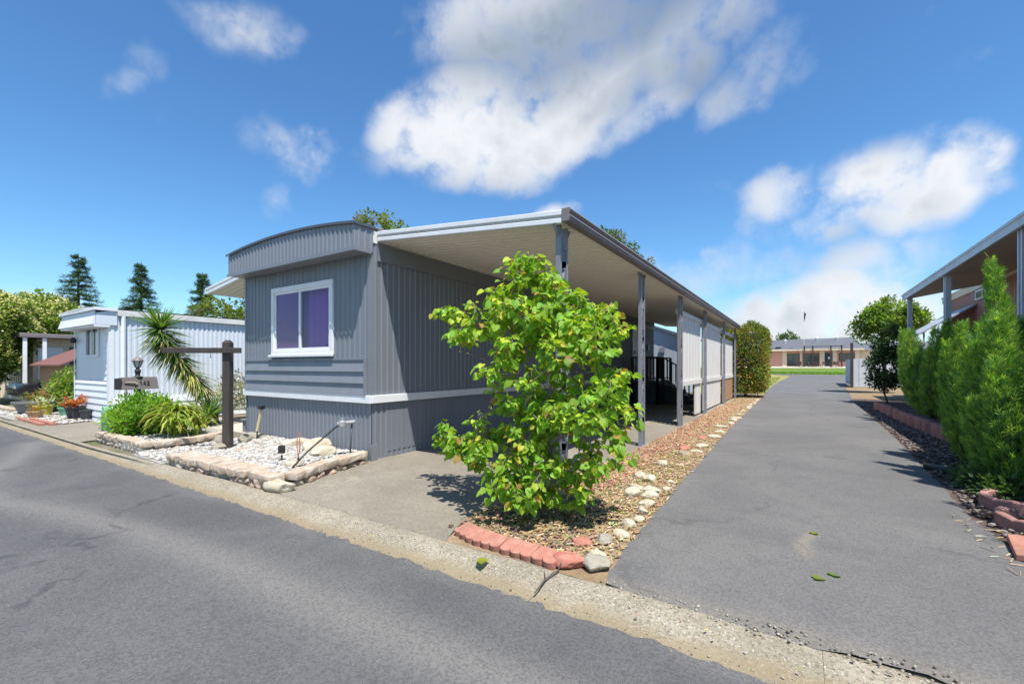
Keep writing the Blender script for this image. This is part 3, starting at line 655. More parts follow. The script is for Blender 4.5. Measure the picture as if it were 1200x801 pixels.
# dark porch and steps beside the door
pc = thing('porch', 'dark painted porch with steps and slatted railing under the carport', 'porch', (-4.8, 17.5, 0))
b = B(); b.box(HX1 + .06, 16.6, .0, -4.35, 18.6, .80); 
for k in range(5): b.box(-4.353, 16.6, .05 + k * .155, -4.33, 18.6, .05 + k * .155 + .145)
for k in range(5): b.box(HX1 + .06, 16.575, .05 + k * .155, -4.33, 16.6, .05 + k * .155 + .145)
b.build('deck_skirt', M['deck_dark'], pc)
b = B(); b.box(HX1 + .04, 16.55, .80, -4.30, 18.65, .85); b.build('deck', M['deck_dark'], pc)
for k in range(4): b = B(); b.box(-4.3, 17.4 , .17 * k, -4.3 + .28 * (4 - k), 18.5, .17 * (k + 1)); b.build('step', M['deck_dark'], pc)
def railing(p0, p1, n):
    b = B(); p0 = Vector(p0); p1 = Vector(p1)
    b.beam(p0 + Vector((0, 0, .9)), p1 + Vector((0, 0, .9)), .08, .045); b.beam(p0 + Vector((0, 0, .1)), p1 + Vector((0, 0, .1)), .05, .04)
    for k in range(n + 1):
        q = p0.lerp(p1, k / n); w = .045 if k in (0, n) else .02; b.box(q.x - w, q.y - w, q.z - (.85 if k in (0, n) else -.1), q.x + w, q.y + w, q.z + .9)
    b.build('railing', M['deck_dark'], pc)
railing((HX1 + .12, 16.62, .85), (-4.36, 16.62, .85), 7); railing((-4.36, 16.62, .85), (-4.36, 17.35, .85), 5); railing((-4.34, 17.38, .85), (-3.1, 17.38, .1), 8); railing((HX1 + .12, 18.6, .85), (-4.36, 18.6, .85), 7)

# pale blue building behind the carport
bs = thing('garden_building', 'pale blue-grey building with sloping roof edge behind the carport', 'building', (-5.5, 23, 0))
b = B(); b.ribs((-8.5, 23, 0), (1, 0, 0), 3.6, 0, lambda t: 3.05 + .12 * t if t < 0 else 4.2 - .36 * t, (0, -1, 0), .3, .04, .008)
b.ribs((-4.9, 23, 0), (0, 1, 0), 5, 0, 2.9, (1, 0, 0), .3, .04, .008); b.build('wall', M['blue_shed'], bs)
b = B(); b.hexa([(-8.6, 22.8, 4.23), (-4.7, 22.8, 2.84), (-4.7, 28, 2.84), (-8.6, 28, 4.23), (-8.6, 22.8, 4.31), (-4.7, 22.8, 2.92), (-4.7, 28, 2.92), (-8.6, 28, 4.31)]); b.build('roof', M['dark_trim'], bs)
b = B(); b.box(-4.9, 22.96, 0, -4.72, 23.1, 2.8); b.build('corner_board', M['white_trim'], bs)
b = B(); b.box(-5.9, 22.9, 2.1, -5.66, 22.98, 2.35); b.build('wall_lamp', M['post_grey'], bs)

# ------------------------------------------------------------------ pale blue neighbour home on the left
nb = thing('mobile_home', 'small pale blue and white mobile home with white lap boards and curved front eave', 'mobile home', (-15.5, 3.85, 0))
NX0, NX1, NY0, NY1 = -16.87, -14.12, 3.85, 17.0
def narc(x): c = (NX0 + NX1) / 2; return 2.80 + .045 * (1 - ((x - c) / 1.6) ** 2)
WA, WB_, WZA, WZB = -15.93, -15.02, 1.72, 2.42
b = B(); b.box(NX0, NY0 + .05, -.02, NX1 - .01, NY1, 2.6)
def lap(b, x0, x1, z, z1, y, h=.165, m=1):
    while z < z1 - .02:
        t = min(z + h, z1); b.hexa([(x0, y - .035, z), (x1, y - .035, z), (x1, y + .04, z), (x0, y + .04, z), (x0, y - .012, t - .002), (x1, y - .012, t - .002), (x1, y + .04, t - .002), (x0, y + .04, t - .002)], m); z += h
lap(b, NX0, NX1 - .13, -.02, 1.05, NY0)
for (x0, x1, z0, z1) in ((NX0, WA, 1.06, 2.6), (WB_, -14.62, 1.06, 2.6), (WA, WB_, 1.06, WZA), (WA, WB_, WZB, 2.6)): b.box(x0, NY0, z0, x1, NY0 + .06, z1)
lap(b, -14.62, NX1 - .13, 1.06, 2.6, NY0 + .012)
b.build('front_wall', [M['pale_blue'], M['white_lap']], nb)
b = B(); b.box(NX1 - .13, NY0 - .05, -.02, NX1 + .012, NY0 + .05, 2.5); b.build('corner_trim', M['white_lap'], nb)
b = B(); b.box(NX0 - .01, NY0 - .045, -.02, NX0 + .06, NY0 - .036, 2.5); b.build('corner_trim', M['white_lap'], nb)
b = B(); b.ribs((NX1, NY0 + .05, 0), (0, 1, 0), NY1 - NY0, .62, 2.72, (1, 0, 0), .115, .05, .016); b.build('side_wall', M['pale_blue'], nb)
b = B(); z = .0
for k in range(4): b.hexa([(NX1, NY0 + .05, z), (NX1 + .05, NY0 + .05, z), (NX1 + .05, NY1, z), (NX1, NY1, z), (NX1, NY0 + .05, z + .158), (NX1 + .025, NY0 + .05, z + .158), (NX1 + .025, NY1, z + .158), (NX1, NY1, z + .158)]); z += .16
b.build('skirting', M['white_lap'], nb)
b = B(); FYn = NY0 - .33; ex0, ex1 = NX0 + .08, NX1 + .05
def etop(x): return narc(x) - .02
pr = None
for k in range(15):          # smooth upper band under the curved roof edge
    x = ex0 + (ex1 - ex0) * k / 14; i = b.add([(x, FYn + .03, 2.46), (x, FYn + .02, etop(x))])
    if pr is not None: b.face((pr, i, i+1, pr+1), 1)
    pr = i
for k in range(2):           # two projecting lap boards
    z = 2.42 + .115 * k; o_ = .05 - .03 * k
    b.hexa([(ex0, FYn - o_, z), (ex1, FYn - o_, z), (ex1, FYn + .028, z), (ex0, FYn + .028, z), (ex0, FYn - o_ + .03, z + .112), (ex1, FYn - o_ + .03, z + .112), (ex1, FYn + .028, z + .112), (ex0, FYn + .028, z + .112)])
b.hexa([(ex0, FYn, 2.37), (ex1, FYn, 2.37), (ex1, NY0 - .04, 2.37), (ex0, NY0 - .04, 2.37), (ex0, FYn, 2.415), (ex1, FYn, 2.415), (ex1, NY0 - .04, 2.415), (ex0, NY0 - .04, 2.415)])
b.hexa([(ex1 - .02, FYn + .035, 2.42), (ex1 + .002, FYn + .035, 2.42), (ex1 + .002, NY0 + .1, 2.42), (ex1 - .02, NY0 + .1, 2.42), (ex1 - .02, FYn + .035, 2.70), (ex1 + .002, FYn + .035, 2.70), (ex1 + .002, NY0 + .1, 2.80), (ex1 - .02, NY0 + .1, 2.80)], 1)
b.hexa([(ex0, FYn + .035, 2.42), (ex0 + .02, FYn + .035, 2.42), (ex0 + .02, NY0 + .1, 2.42), (ex0, NY0 + .1, 2.42), (ex0, FYn + .035, 2.62), (ex0 + .02, FYn + .035, 2.62), (ex0 + .02, NY0 + .1, 2.62), (ex0, NY0 + .1, 2.62)], 1)
b.box(ex1 + .004, FYn - .018, 2.765, ex1 + .045, NY0 + .098, 2.838); b.box(ex0 - .03, FYn - .03, 2.755, ex1 + .045, FYn - .021, 2.80)
b.build('front_eave', [M['white_lap'], M['pale_blue']], nb)
b = B(); pr = None
for k in range(15):
    x = ex0 - .04 + (ex1 - ex0 + .08) * k / 14; z = narc(x)
    i = b.add([(x, FYn - .02, z - .03), (x, FYn - .02, z + .02), (x, NY1, z + .02), (x, NY1, z - .06)])
    if pr is not None:
        for q in range(3): b.face((pr+q, i+q, i+q+1, pr+q+1))
    pr = i
b.box(NX1 + .002, NY0 + .1, 2.66, NX1 + .088, NY1, 2.80)
b.build('roof', M['roof_white'], nb)
b = B(); b.tube([(NX1 + .05, NY0 + .22, .2), (NX1 + .05, NY0 + .22, 2.66)], .045, 8); b.build('downspout', M['white_trim'], nb)
b = B()
for (x0, z0, x1, z1) in ((WA - .07, WZB, WB_ + .07, WZB + .06), (WA - .07, WZA - .07, WB_ + .07, WZA), (WA - .07, WZA, WA, WZB), (WB_, WZA, WB_ + .07, WZB), ((WA + WB_) / 2 - .04, WZA, (WA + WB_) / 2, WZB)): b.box(x0, NY0 - .03, z0, x1, NY0 - .002, z1)
nw = b.build('window', M['pale_blue'], nb, bevel=.005)
b = B(); b.box(WA, NY0 + .01, WZA, WB_, NY0 + .014, WZB); b.build('pane', M['glass'], nw)
b = B(); b.box(WA, NY0 + .04, WZA, WA + .45, NY0 + .046, WZB); b.build('blind', M['dark_glass'], nw)
b = B(); b.lathe([(.02, 0), (.06, .02), (.07, .1), (.03, .16)], (NX0 + .12, NY0 - .09, 2.05), 10); b.build('porch_lamp', M['black_metal'], nb)

# brown shed and the home beyond it
sh = thing('garden_shed', 'low cedar brown garden shed with dull red sloping roof', 'shed', (-22, 4.4, 0))
b = B(); b.ribs((-23.6, 4.4, 0), (1, 0, 0), 3.6, 0, 1.45, (0, -1, 0), .18, .02, .012); b.ribs((-20, 4.4, 0), (0, 1, 0), 2.2, 0, 1.45, (1, 0, 0), .18, .02, .012); b.ribs((-23.6, 6.6, 0), (0, -1, 0), 2.2, 0, 1.45, (-1, 0, 0), .18, .02, .012)
b.build('wall', M['cedar'], sh)
b = B(); b.hexa([(-23.7, 4.15, 1.42), (-19.9, 4.15, 1.42), (-19.9, 5.5, 2.12), (-23.7, 5.5, 2.12), (-23.7, 4.15, 1.47), (-19.9, 4.15, 1.47), (-19.9, 5.5, 2.17), (-23.7, 5.5, 2.17)]); b.hexa([(-23.7, 6.85, 1.42), (-19.9, 6.85, 1.42), (-19.9, 5.503, 2.12), (-23.7, 5.503, 2.12), (-23.7, 6.85, 1.47), (-19.9, 6.85, 1.47), (-19.9, 5.503, 2.17), (-23.7, 5.503, 2.17)]); b.build('roof', M['red_roof'], sh)
b = B(); b.prism([(4.42, 1.42), (6.58, 1.42), (5.5, 1.98)], lambda u, v, t: (t, u, v), -20.03, -20.0); b.build('gable', M['cream_wall'], sh)
fh = thing('mobile_home', 'beige mobile home with flat grey roof behind the brown shed', 'mobile home', (-28, 8, 0))
b = B(); b.ribs((-31, 4.5, 0), (1, 0, 0), 6, 0, 2.5, (0, -1, 0), .4, .05, .02); b.ribs((-25, 4.5, 0), (0, 1, 0), 12, 0, 2.5, (1, 0, 0), .4, .05, .02); b.build('wall', M['cream_wall'], fh)
b = B(); b.box(-31.4, 4.0, 2.5, -24.3, 17, 2.66); b.build('roof', M['gutter'], fh, bevel=.02)
for y in (4.1, 4.62, 8): b = B(); b.box(-24.45, y, 0, -24.36, y + .11, 2.5); b.build('porch_post', M['white_trim'], fh)
b = B(); b.box(-24.98, 5.5, 1.5, -24.95, 6.0, 2.2); b.build('window', M['dark_glass'], fh)
b = B(); b.box(-24.97, 4.6, .9, -24.94, 5.3, 2.15); b.build('door', M['white_trim'], fh)

# ------------------------------------------------------------------ home and carport on the right, above the junipers
rc = thing('carport', 'raised carport with blue-grey edge and tan ceiling beside the pink home', 'carport', (3.4, 12, 0))
RX = 3.3
b = pan_roof(4.30, 3.92, 5.49, RX + .02, 3.0, 22.0, .03, .2, .02); b.build('roof_panel', M['tan_pan'], rc)
b = B(); b.prism([(-.03, -.04), (.03, -.04), (.03, .1), (.05, .12), (.05, .17), (-.03, .17)], lambda u, v, t: (RX - u, t, 3.92 + v), 2.95, 22.05); b.beam((RX, 22.03, 3.98), (5.49, 22.03, 4.36), .05, .15); b.build('fascia', M['carport_blue'], rc)
for y in (2.2, 7, 11.75, 16.7, 21.6):
    if y < 3: continue
    b = B(); x = RX + .12
    for k in (-1, 1): b.box(x - .06, y + k * .075 - .03, 0, x + .06, y + k * .075 + .03, 3.93)
    b.box(x - .02, y - .045, 0, x + .02, y + .045, 3.93); b.build('post', M['carport_blue'], rc)
rh = thing('mobile_home', 'pink mobile home with cream roof trim behind the junipers', 'mobile home', (6, 15, 0))
b = B(); b.ribs((5.5, 26.9, 0), (0, -1, 0), 24, 0, 4.2, (-1, 0, 0), .2, .03, .012); b.box(5.505, 2.9, 0, 10, 26.88, 4.2); b.build('wall', M['pink_wall'], rh)
b = B(); b.box(5.42, 2.8, 4.2, 5.5, 27.3, 4.42); b.hexa([(5.4, 2.8, 4.42), (10, 2.8, 4.42), (10, 27.4, 4.42), (5.4, 27.4, 4.42), (5.4, 2.8, 4.47), (10, 2.8, 4.9), (10, 27.4, 4.9), (5.4, 27.4, 4.47)]); b.build('roof', M['cream_wall'], rh)
b = B()
for (y0, z0, y1, z1) in ((21.5, 4.12, 23.0, 4.17), (21.5, 3.83, 23.0, 3.88), (21.5, 3.88, 21.57, 4.12), (22.93, 3.88, 23.0, 4.12), (22.2, 3.88, 22.26, 4.12)): b.box(5.45, y0, z0, 5.486, y1, z1)
w = b.build('window', M['white_trim'], rh); b = B(); b.box(5.47, 21.57, 3.88, 5.484, 22.93, 4.12); b.build('pane', M['dark_glass'], w)
b = B()
for (y0, z0, y1, z1) in ((14.0, 3.55, 16.4, 3.62), (14.0, 2.3, 16.4, 2.4), (14.0, 2.4, 14.1, 3.55), (16.3, 2.4, 16.4, 3.55)): b.box(5.45, y0, z0, 5.486, y1, z1)
w = b.build('window', M['white_trim'], rh); b = B(); b.box(5.47, 14.1, 2.4, 5.484, 16.3, 3.55); b.build('pane', M['dark_glass'], w)
b = B(); b.box(5.462, 24.2, 1.3, 5.486, 25.1, 3.2); b.build('door', M['white_trim'], rh)
b = B(); b.box(4.0, 23.2, 1.15, 5.46, 26.4, 1.25)
for y in (23.25, 26.3): b.box(4.02, y, 0, 4.1, y + .08, 2.1)
b.box(4.02, 23.2, 2.05, 4.08, 26.4, 2.1)
for k in range(24): b.box(4.03, 23.3 + k * .128, 1.25, 4.06, 23.33 + k * .128, 2.05)
b.build('landing', M['dark_trim'], rh)
b = B(); b.hexa([(3.9, 22.9, 2.62), (5.47, 22.9, 3.66), (5.47, 26.5, 3.66), (3.9, 26.5, 2.62), (3.9, 22.9, 2.68), (5.47, 22.9, 3.72), (5.47, 26.5, 3.72), (3.9, 26.5, 2.68)])
for y in (23.0, 26.4): b.beam((4.05, y, 1.2), (4.05, y, 2.72), .05, .05, (0, 1, 0))
b.build('stair_awning', M['carport_blue'], rh)
# white panel fence and its post at the end of the drive
fe = thing('panel_fence', 'white panel fence beside the far end of the driveway', 'fence', (3.2, 34, 0))
b = B(); b.ribs((3.05, 37, 0), (1, .1, 0), 2.4, .05, 1.9, (0, -1, 0), .35, .05, .02); b.ribs((3.05, 37, 0), (.02, 1, 0), 8, .05, 1.9, (-1, 0, 0), .35, .05, .02); b.build('panel', M['fence_white'], fe)
b = B(); b.box(2.87, 36.85, 0, 3.02, 37.0, 2.95); b.build('post', M['black_wood'], fe)

# ------------------------------------------------------------------ community hall across the lawn
HZ = gz(0, 98)
hl = thing('community_hall', 'long low brick hall with dark slate roof beyond the lawn', 'hall', (0, 98, HZ))
b = B(); b.box(-14, 98.02, HZ - .3, 8.9, 112, HZ + 2.9); b.build('wall', M['salmon_brick'], hl)
for x0, x1 in ((-2.6, -1.9), (.2, .5), (3.2, 3.9), (5.1, 5.7), (8.3, 8.9), (-6.3, -5.7)): b = B(); b.box(x0, 97.9, HZ, x1, 98.015, HZ + 2.9); b.build('pilaster', M['cream_wall'], hl)
for x0, x1, z0, z1 in ((-1.8, .1, 0.05, 2.4), (.7, 3.1, .05, 2.4), (6.0, 8.2, .9, 2.4)):
    b = B(); b.box(x0, 97.95, HZ + z0, x1, 98.01, HZ + z1); f = b.build('window', M['brown_wood'], hl)
    b = B(); b.box(x0 + .1, 97.93, HZ + z0 + .1, (x0 + x1) / 2 - .05, 97.948, HZ + z1 - .1); b.box((x0 + x1) / 2 + .05, 97.93, HZ + z0 + .1, x1 - .1, 97.948, HZ + z1 - .1); b.build('pane', M['dark_glass'], f)
b = B(); b.box(3.95, 97.93, HZ + .05, 5.05, 98.01, HZ + 2.5); d_ = b.build('door', M['deck_dark'], hl)
b = B(); b.box(4.45, 97.91, HZ + 1.4, 4.65, 97.928, HZ + 1.75); b.build('notice', M['white_trim'], d_)
b = B(); b.box(-14.6, 97.2, HZ + 2.9, 9.5, 97.35, HZ + 3.2); b.build('eave', M['cream_wall'], hl)
b = B(); n0 = b.add([(-14.6, 97.2, HZ + 3.2), (9.5, 97.2, HZ + 3.2), (8.6, 104.5, HZ + 5.5), (-12.5, 104.5, HZ + 5.2), (-14.6, 112, HZ + 3.2), (9.5, 112, HZ + 3.2)])
for q in ((0, 1, 2, 3), (3, 2, 5, 4), (1, 5, 2), (0, 3, 4)): b.face(tuple(n0 + i for i in q))
b.face((n0, n0+4, n0+5, n0+1)); b.build('roof', M['slate'], hl)
b = B(); b.box(9.0, 99, HZ - .3, 20, 110, HZ + 2.9); b.build('side_wing', M['cream_wall'], hl)
b = B(); b.hexa([(8.95, 98.4, HZ + 2.9), (20.5, 98.4, HZ + 2.9), (20.5, 111, HZ + 2.9), (8.95, 111, HZ + 2.9), (9.2, 103, HZ + 4.3), (19, 103, HZ + 4.3), (19, 106, HZ + 4.3), (9.2, 106, HZ + 4.3)]); b.build('wing_roof', M['slate'], hl)
for x, z, s in ((-2.2, 4.6, .22), (2.9, 5.0, .28), (6.0, 5.0, .22)):
    b = B(); y = 97.2 + (z - 3.2) / 2.3 * 7.3; b.lathe([(s * .5, -.2), (s * .5, .3), (s, .35), (s, .5), (s * .4, .7)], (x, y, HZ + z), 10); b.build('roof_vent', M['white_trim'], hl)
b = B(); b.lathe([(.05, 0), (.5, .12), (.62, .2)], (-3.2, 98.1, HZ + 3.6), 12); b.build('dish', M['white_trim'], hl)
pg = thing('pergola', 'dark timber pergola standing in front of the brick hall', 'pergola', (3, 95, gz(0, 95)))
for x in (.85, 2.1, 4.7, 6.2): b = B(); b.box(x - .11, 95, gz(0, 95) - .1, x + .11, 95.2, HZ + 3.5); b.build('post', M['black_wood'], pg)
b = B(); b.box(.6, 95.05, HZ + 3.5, 6.45, 95.15, HZ + 3.62)
for x in (.85, 2.1, 4.7, 6.2): b.box(x - .05, 94.9, HZ + 3.62, x + .05, 97.4, HZ + 3.72)
b.build('beam', M['black_wood'], pg)
ch = None
for k, (x, y) in enumerate(((.3, 94.1), (1.7, 94.4), (2.6, 93.9), (3.5, 94.4), (4.9, 94.0), (5.6, 94.4), (7.6, 94.2))):
    if ch is None:
        ch = thing('patio_chair', 'dark red patio chair on the lawn edge before the hall', 'chair', (0, 0, 0), 'patio chairs before the hall')
        b = B(); b.box(-.25, -.25, .42, .25, .25, .46); b.build('seat', M['brown_wood'], ch)
        b = B(); b.box(-.25, .2, .46, .25, .25, 1.0); b.build('backrest', M['brown_wood'], ch)
        for sx in (-.22, .22):
            for sy in (-.22, .22): b = B(); b.box(sx - .025, sy - .025, 0, sx + .025, sy + .025, .42); b.build('leg', M['brown_wood'], ch)
        ch.location = (x, y, gz(0, y)); ch.rotation_euler = (0, 0, 2.6)
    else: copy_thing(ch, (x, y, gz(0, y)), k * 1.3)
fl = thing('flagpole', 'thin flagpole with a dark drooping flag above the hall', 'flagpole', (.8, 104, HZ))
b = B(); b.tube([(.8, 96.5, HZ), (.8, 96.5, HZ + 10.2)], [.03, .018], 8); b.build('pole', M['white_trim'], fl)
b = B(); pr = None
for k in range(9):
    t = k / 8; i = b.add([(.8 + .28 * t + .08 * math.sin(t * 7), 96.5 + .1 * math.sin(t * 9), HZ + 9.95 - .35 * t), (.8 + .1 * t + .06 * math.sin(t * 6), 96.5 + .1 * math.sin(t * 8 + 1), HZ + 8.25 + .1 * t)])
    if pr is not None: b.face((pr, i, i+1, pr+1))
    pr = i
b.build('flag', M['car_dark'], fl)

# ------------------------------------------------------------------ plants
TEMPL = {
 'oval': (np.array([(0,0,0),(.5,.28,.06),(1,0,-.04),(.5,-.28,.06)]), [(0,1,2),(0,2,3)]),
 'heart': (np.array([(0,0,0),(-.10,.24,.05),(.10,.47,.10),(.45,.44,.09),(.78,.22,.02),(1,0,-.10),(.78,-.22,.02),(.45,-.44,.09),(.10,-.47,.10),(-.10,-.24,.05),(.5,0,.0)]),
           [(0,10,2,1),(10,3,2),(10,5,4,3),(0,9,8,10),(10,8,7),(10,7,6,5)]),
 'blade': (np.array([(0,.05,0),(0,-.05,0),(.35,.06,.12),(.35,-.06,.12),(.7,.045,.10),(.7,-.045,.10),(1,0,-.05)]), [(0,1,3,2),(2,3,5,4),(4,5,6)]),
 'arch': (np.array([(0,.03,0),(0,-.03,0),(.25,.045,.28),(.25,-.045,.28),(.55,.045,.40),(.55,-.045,.40),(.85,.03,.22),(.85,-.03,.22),(1,0,-.05)]), [(0,1,3,2),(2,3,5,4),(4,5,7,6),(6,7,8)]),
 'spike': (np.array([(0,.022,0),(0,-.022,0),(.3,.034,.03),(.3,-.034,.03),(1,0,-.06)]), [(0,1,3,2),(2,3,4)]),
 'spray': (np.array([(0,0,0),(.5,.05,.02),(1,0,0),(.5,-.05,.02), (.15,.0,0),(.42,.24,.05),(.55,.30,.03),(.36,.13,.0), (.15,0,0),(.42,-.24,.05),(.55,-.30,.03),(.36,-.13,0), (.45,0,0),(.68,.17,.04),(.82,.20,.02),(.64,.07,0), (.45,0,0),(.68,-.17,.04),(.82,-.20,.02),(.64,-.07,0)]),
           [(0,1,2,3),(4,5,6,7),(8,11,10,9),(12,13,14,15),(16,19,18,17)]),
}
def leaf_arrays(P, D, U, S, C, shape):
    """P base points, D directions along the leaf, U rough upside, S lengths, C colours"""
    T, Fc = TEMPL[shape]; P = np.asarray(P, float); D = np.asarray(D, float); U = np.asarray(U, float); S = np.asarray(S, float)
    D = D / (np.linalg.norm(D, axis=1, keepdims=True) + 1e-9); Sd = np.cross(U, D); Sd /= (np.linalg.norm(Sd, axis=1, keepdims=True) + 1e-9); Nn = np.cross(D, Sd)
    V = P[:, None, :] + S[:, None, None] * (T[None, :, 0:1] * D[:, None, :] + T[None, :, 1:2] * Sd[:, None, :] + T[None, :, 2:3] * Nn[:, None, :])
    k = len(T); n = len(P); F = []; Cc = []
    for i in range(n):
        o = i * k
        for f in Fc: F.append(tuple(o + q for q in f)); Cc.append(C[i])
    return V.reshape(-1, 3), F, Cc
class Leaves:
    def __init__(s, seed): s.r = np.random.RandomState(seed); s.P = []; s.D = []; s.U = []; s.S = []; s.C = []
    def put(s, p, d, u, size, c): s.P.append(p); s.D.append(d); s.U.append(u); s.S.append(size); s.C.append(c)
    def build(s, name, mat, parent, shape, smooth=False):
        V, F, C = leaf_arrays(s.P, s.D, s.U, s.S, s.C, shape); return np_obj(name, V, F, mat, parent, C, smooth)
def unit(r): v = r.normal(size=3); return v / np.linalg.norm(v)
def jit(r, c, a=.25, hue=.12):
    k = 1 + r.uniform(-a, a); return (max(0, c[0] * k * (1 + r.uniform(-hue, hue))), max(0, c[1] * k), max(0, c[2] * k * (1 + r.uniform(-hue, hue))))
def skeleton(base, ends, r, stems=1, spread=.12, rtip=.004, rbase=.05, sag=.0, minz=.25):
    """branches that grow from the base to every end point; returns a list of (points, radii) and the end tangents"""
    base = np.array(base, float); nodes_ = []; par = []
    for k in range(stems):
        nodes_.append(base + np.array([r.uniform(-spread, spread), r.uniform(-spread, spread), 0])); par.append(-1)
    order = sorted(range(len(ends)), key=lambda i: np.linalg.norm(np.array(ends[i]) - base)); tip = {}
    for i in order:
        e = np.array(ends[i], float); A = np.array(nodes_); d = np.linalg.norm(A - e, axis=1) + np.where(A[:, 2] > e[2] - .02, .5 + 2 * (A[:, 2] - e[2]), 0)
        j = int(np.argmin(d)); a = nodes_[j]; L = np.linalg.norm(e - a); n = max(2, int(L / .16)); prev = j
        bend = np.array([r.normal() * .10, r.normal() * .10, r.uniform(.0, .12)]) * L
        for k in range(1, n + 1):
            t = k / n; p = a + (e - a) * t + bend * math.sin(math.pi * t) + (r.normal(size=3) * .012 if k < n else 0)
            nodes_.append(p); par.append(prev); prev = len(nodes_) - 1
        tip[i] = prev
    n = len(nodes_); w = [0.] * n; kids = [[] for _ in range(n)]
    for i, p in enumerate(par):
        if p >= 0: kids[p].append(i)
    for i in range(n - 1, -1, -1):
        if not kids[i]: w[i] = 1.
        if par[i] >= 0: w[par[i]] += w[i]
    wm = max(w[:stems]); rad = [max(rtip, rbase * (x / wm) ** .5) for x in w]
    paths = []; done = set()
    def walk(i0):
        stack = [i0]
        while stack:
            i = stack.pop(); path = [par[i], i] if par[i] >= 0 else [i]
            while kids[path[-1]]:
                ks = sorted(kids[path[-1]], key=lambda q: -w[q]); path.append(ks[0]); stack.extend(ks[1:])
            if len(path) > 1: paths.append(([tuple(nodes_[q]) for q in path], [min(rad[q], rad[path[1]]) for q in path]))
    for k in range(stems): walk(k)
    return paths, nodes_, par
def branches(paths, name, mat, parent, n=6):
    b = B()
    for pts, rad in paths: b.tube(pts, rad, n)
    return b.build(name, mat, parent, True)

# the bright green heart-leaved tree by the kerb
def redbud():
    t = thing('small_tree', 'bright green heart-leaved small tree growing beside the carport post', 'tree', (-2.15, 3.66, 0))
    r = np.random.RandomState(11); rr = random.Random(4)
    blobs = [((-2.35, 3.95, 2.05), (.50, .45, .42), 30), ((-1.75, 4.05, 1.75), (.50, .45, .45), 34), ((-2.2, 3.75, 1.45), (.50, .5, .40), 32), ((-2.75, 3.85, 1.80), (.50, .38, .36), 26), ((-1.72, 3.75, 1.15), (.50, .45, .35), 26),
             ((-2.25, 3.55, .85), (.48, .45, .30), 26), ((-1.65, 3.75, .68), (.42, .4, .26), 20), ((-2.95, 3.65, .72), (.32, .28, .20), 14), ((-2.05, 3.45, .38), (.42, .34, .22), 34), ((-1.75, 3.6, .42), (.4, .3, .25), 18), ((-2.4, 3.6, .5), (.3, .3, .25), 12), ((-2.32, 3.9, 2.40), (.16, .16, .16), 7), ((-3.22, 3.75, 1.98), (.18, .15, .13), 5), ((-3.12, 3.58, .58), (.15, .14, .08), 5), ((-1.4, 3.95, 1.1), (.2, .2, .5), 12), ((-1.4, 3.9, 1.78), (.17, .17, .2), 6)]
    blobs += [((-2.15, 3.8, 1.5), (.72, .42, .75), 90), ((-2.05, 3.7, .75), (.62, .42, .45), 55), ((-2.2, 3.9, 1.95), (.62, .4, .42), 40), ((-1.7, 3.8, 1.45), (.48, .4, .6), 36), ((-2.32, 3.88, 2.42), (.2, .18, .14), 8), ((-2.1, 3.9, 2.28), (.3, .25, .2), 12)]
    ends = []
    for c, q, n in blobs:
        for _ in range(n):
            u = unit(r) * r.uniform(.35, 1) ** .6; ends.append((c[0] + q[0] * u[0], c[1] + q[1] * u[1], max(.12, c[2] + q[2] * u[2])))
    paths, nd, par = skeleton((-2.15, 3.68, -.02), ends, r, 7, .13, .0045, .034)
    branches(paths, 'branches', M['bark_pale'], t, 6)
    L = Leaves(5)
    for pts, rad in paths:
        pts = np.array(pts)
        seg = np.linalg.norm(np.diff(pts, axis=0), axis=1); tot = seg.sum()
        if tot < .08: continue
        take = min(tot, .8); n = max(6, int(take / .009)); cum = np.concatenate([[0], np.cumsum(seg)])
        for k in range(n):
            s_ = tot - take * k / n; i = min(len(seg) - 1, max(0, int(np.searchsorted(cum, s_)) - 1)); tt = (s_ - cum[i]) / (seg[i] + 1e-9); p = pts[i] + (pts[i+1] - pts[i]) * min(1, max(0, tt))
            if p[2] < .14: continue
            side = unit(r); side[2] *= .4
            q = p + side * r.uniform(.02, .12)
            dd = side * .75 + np.array([0, 0, -.55 + r.uniform(-.35, .45)]); up = np.array([0, 0, 1.]) + unit(r) * .75
            tipn = 1 - k / n; top = sstep(.8, 2.4, p[2])
            a = r.rand()
            if a < .07: c = (.52, .48, .06)
            elif a < .30 + .14 * top: c = (.42, .53, .05)
            elif .49 < a < .52: c = (.38, .22, .07)
            else: c = (.23, .40, .04)
            L.put(q, dd, up, r.uniform(.038, .094) * (1.0 if a > .3 else .8), jit(r, c, .28))
    L.build('crown', M['leaf'], t, 'heart')
    # dry seed pods and thin stalks near the ground
    return t
redbud()

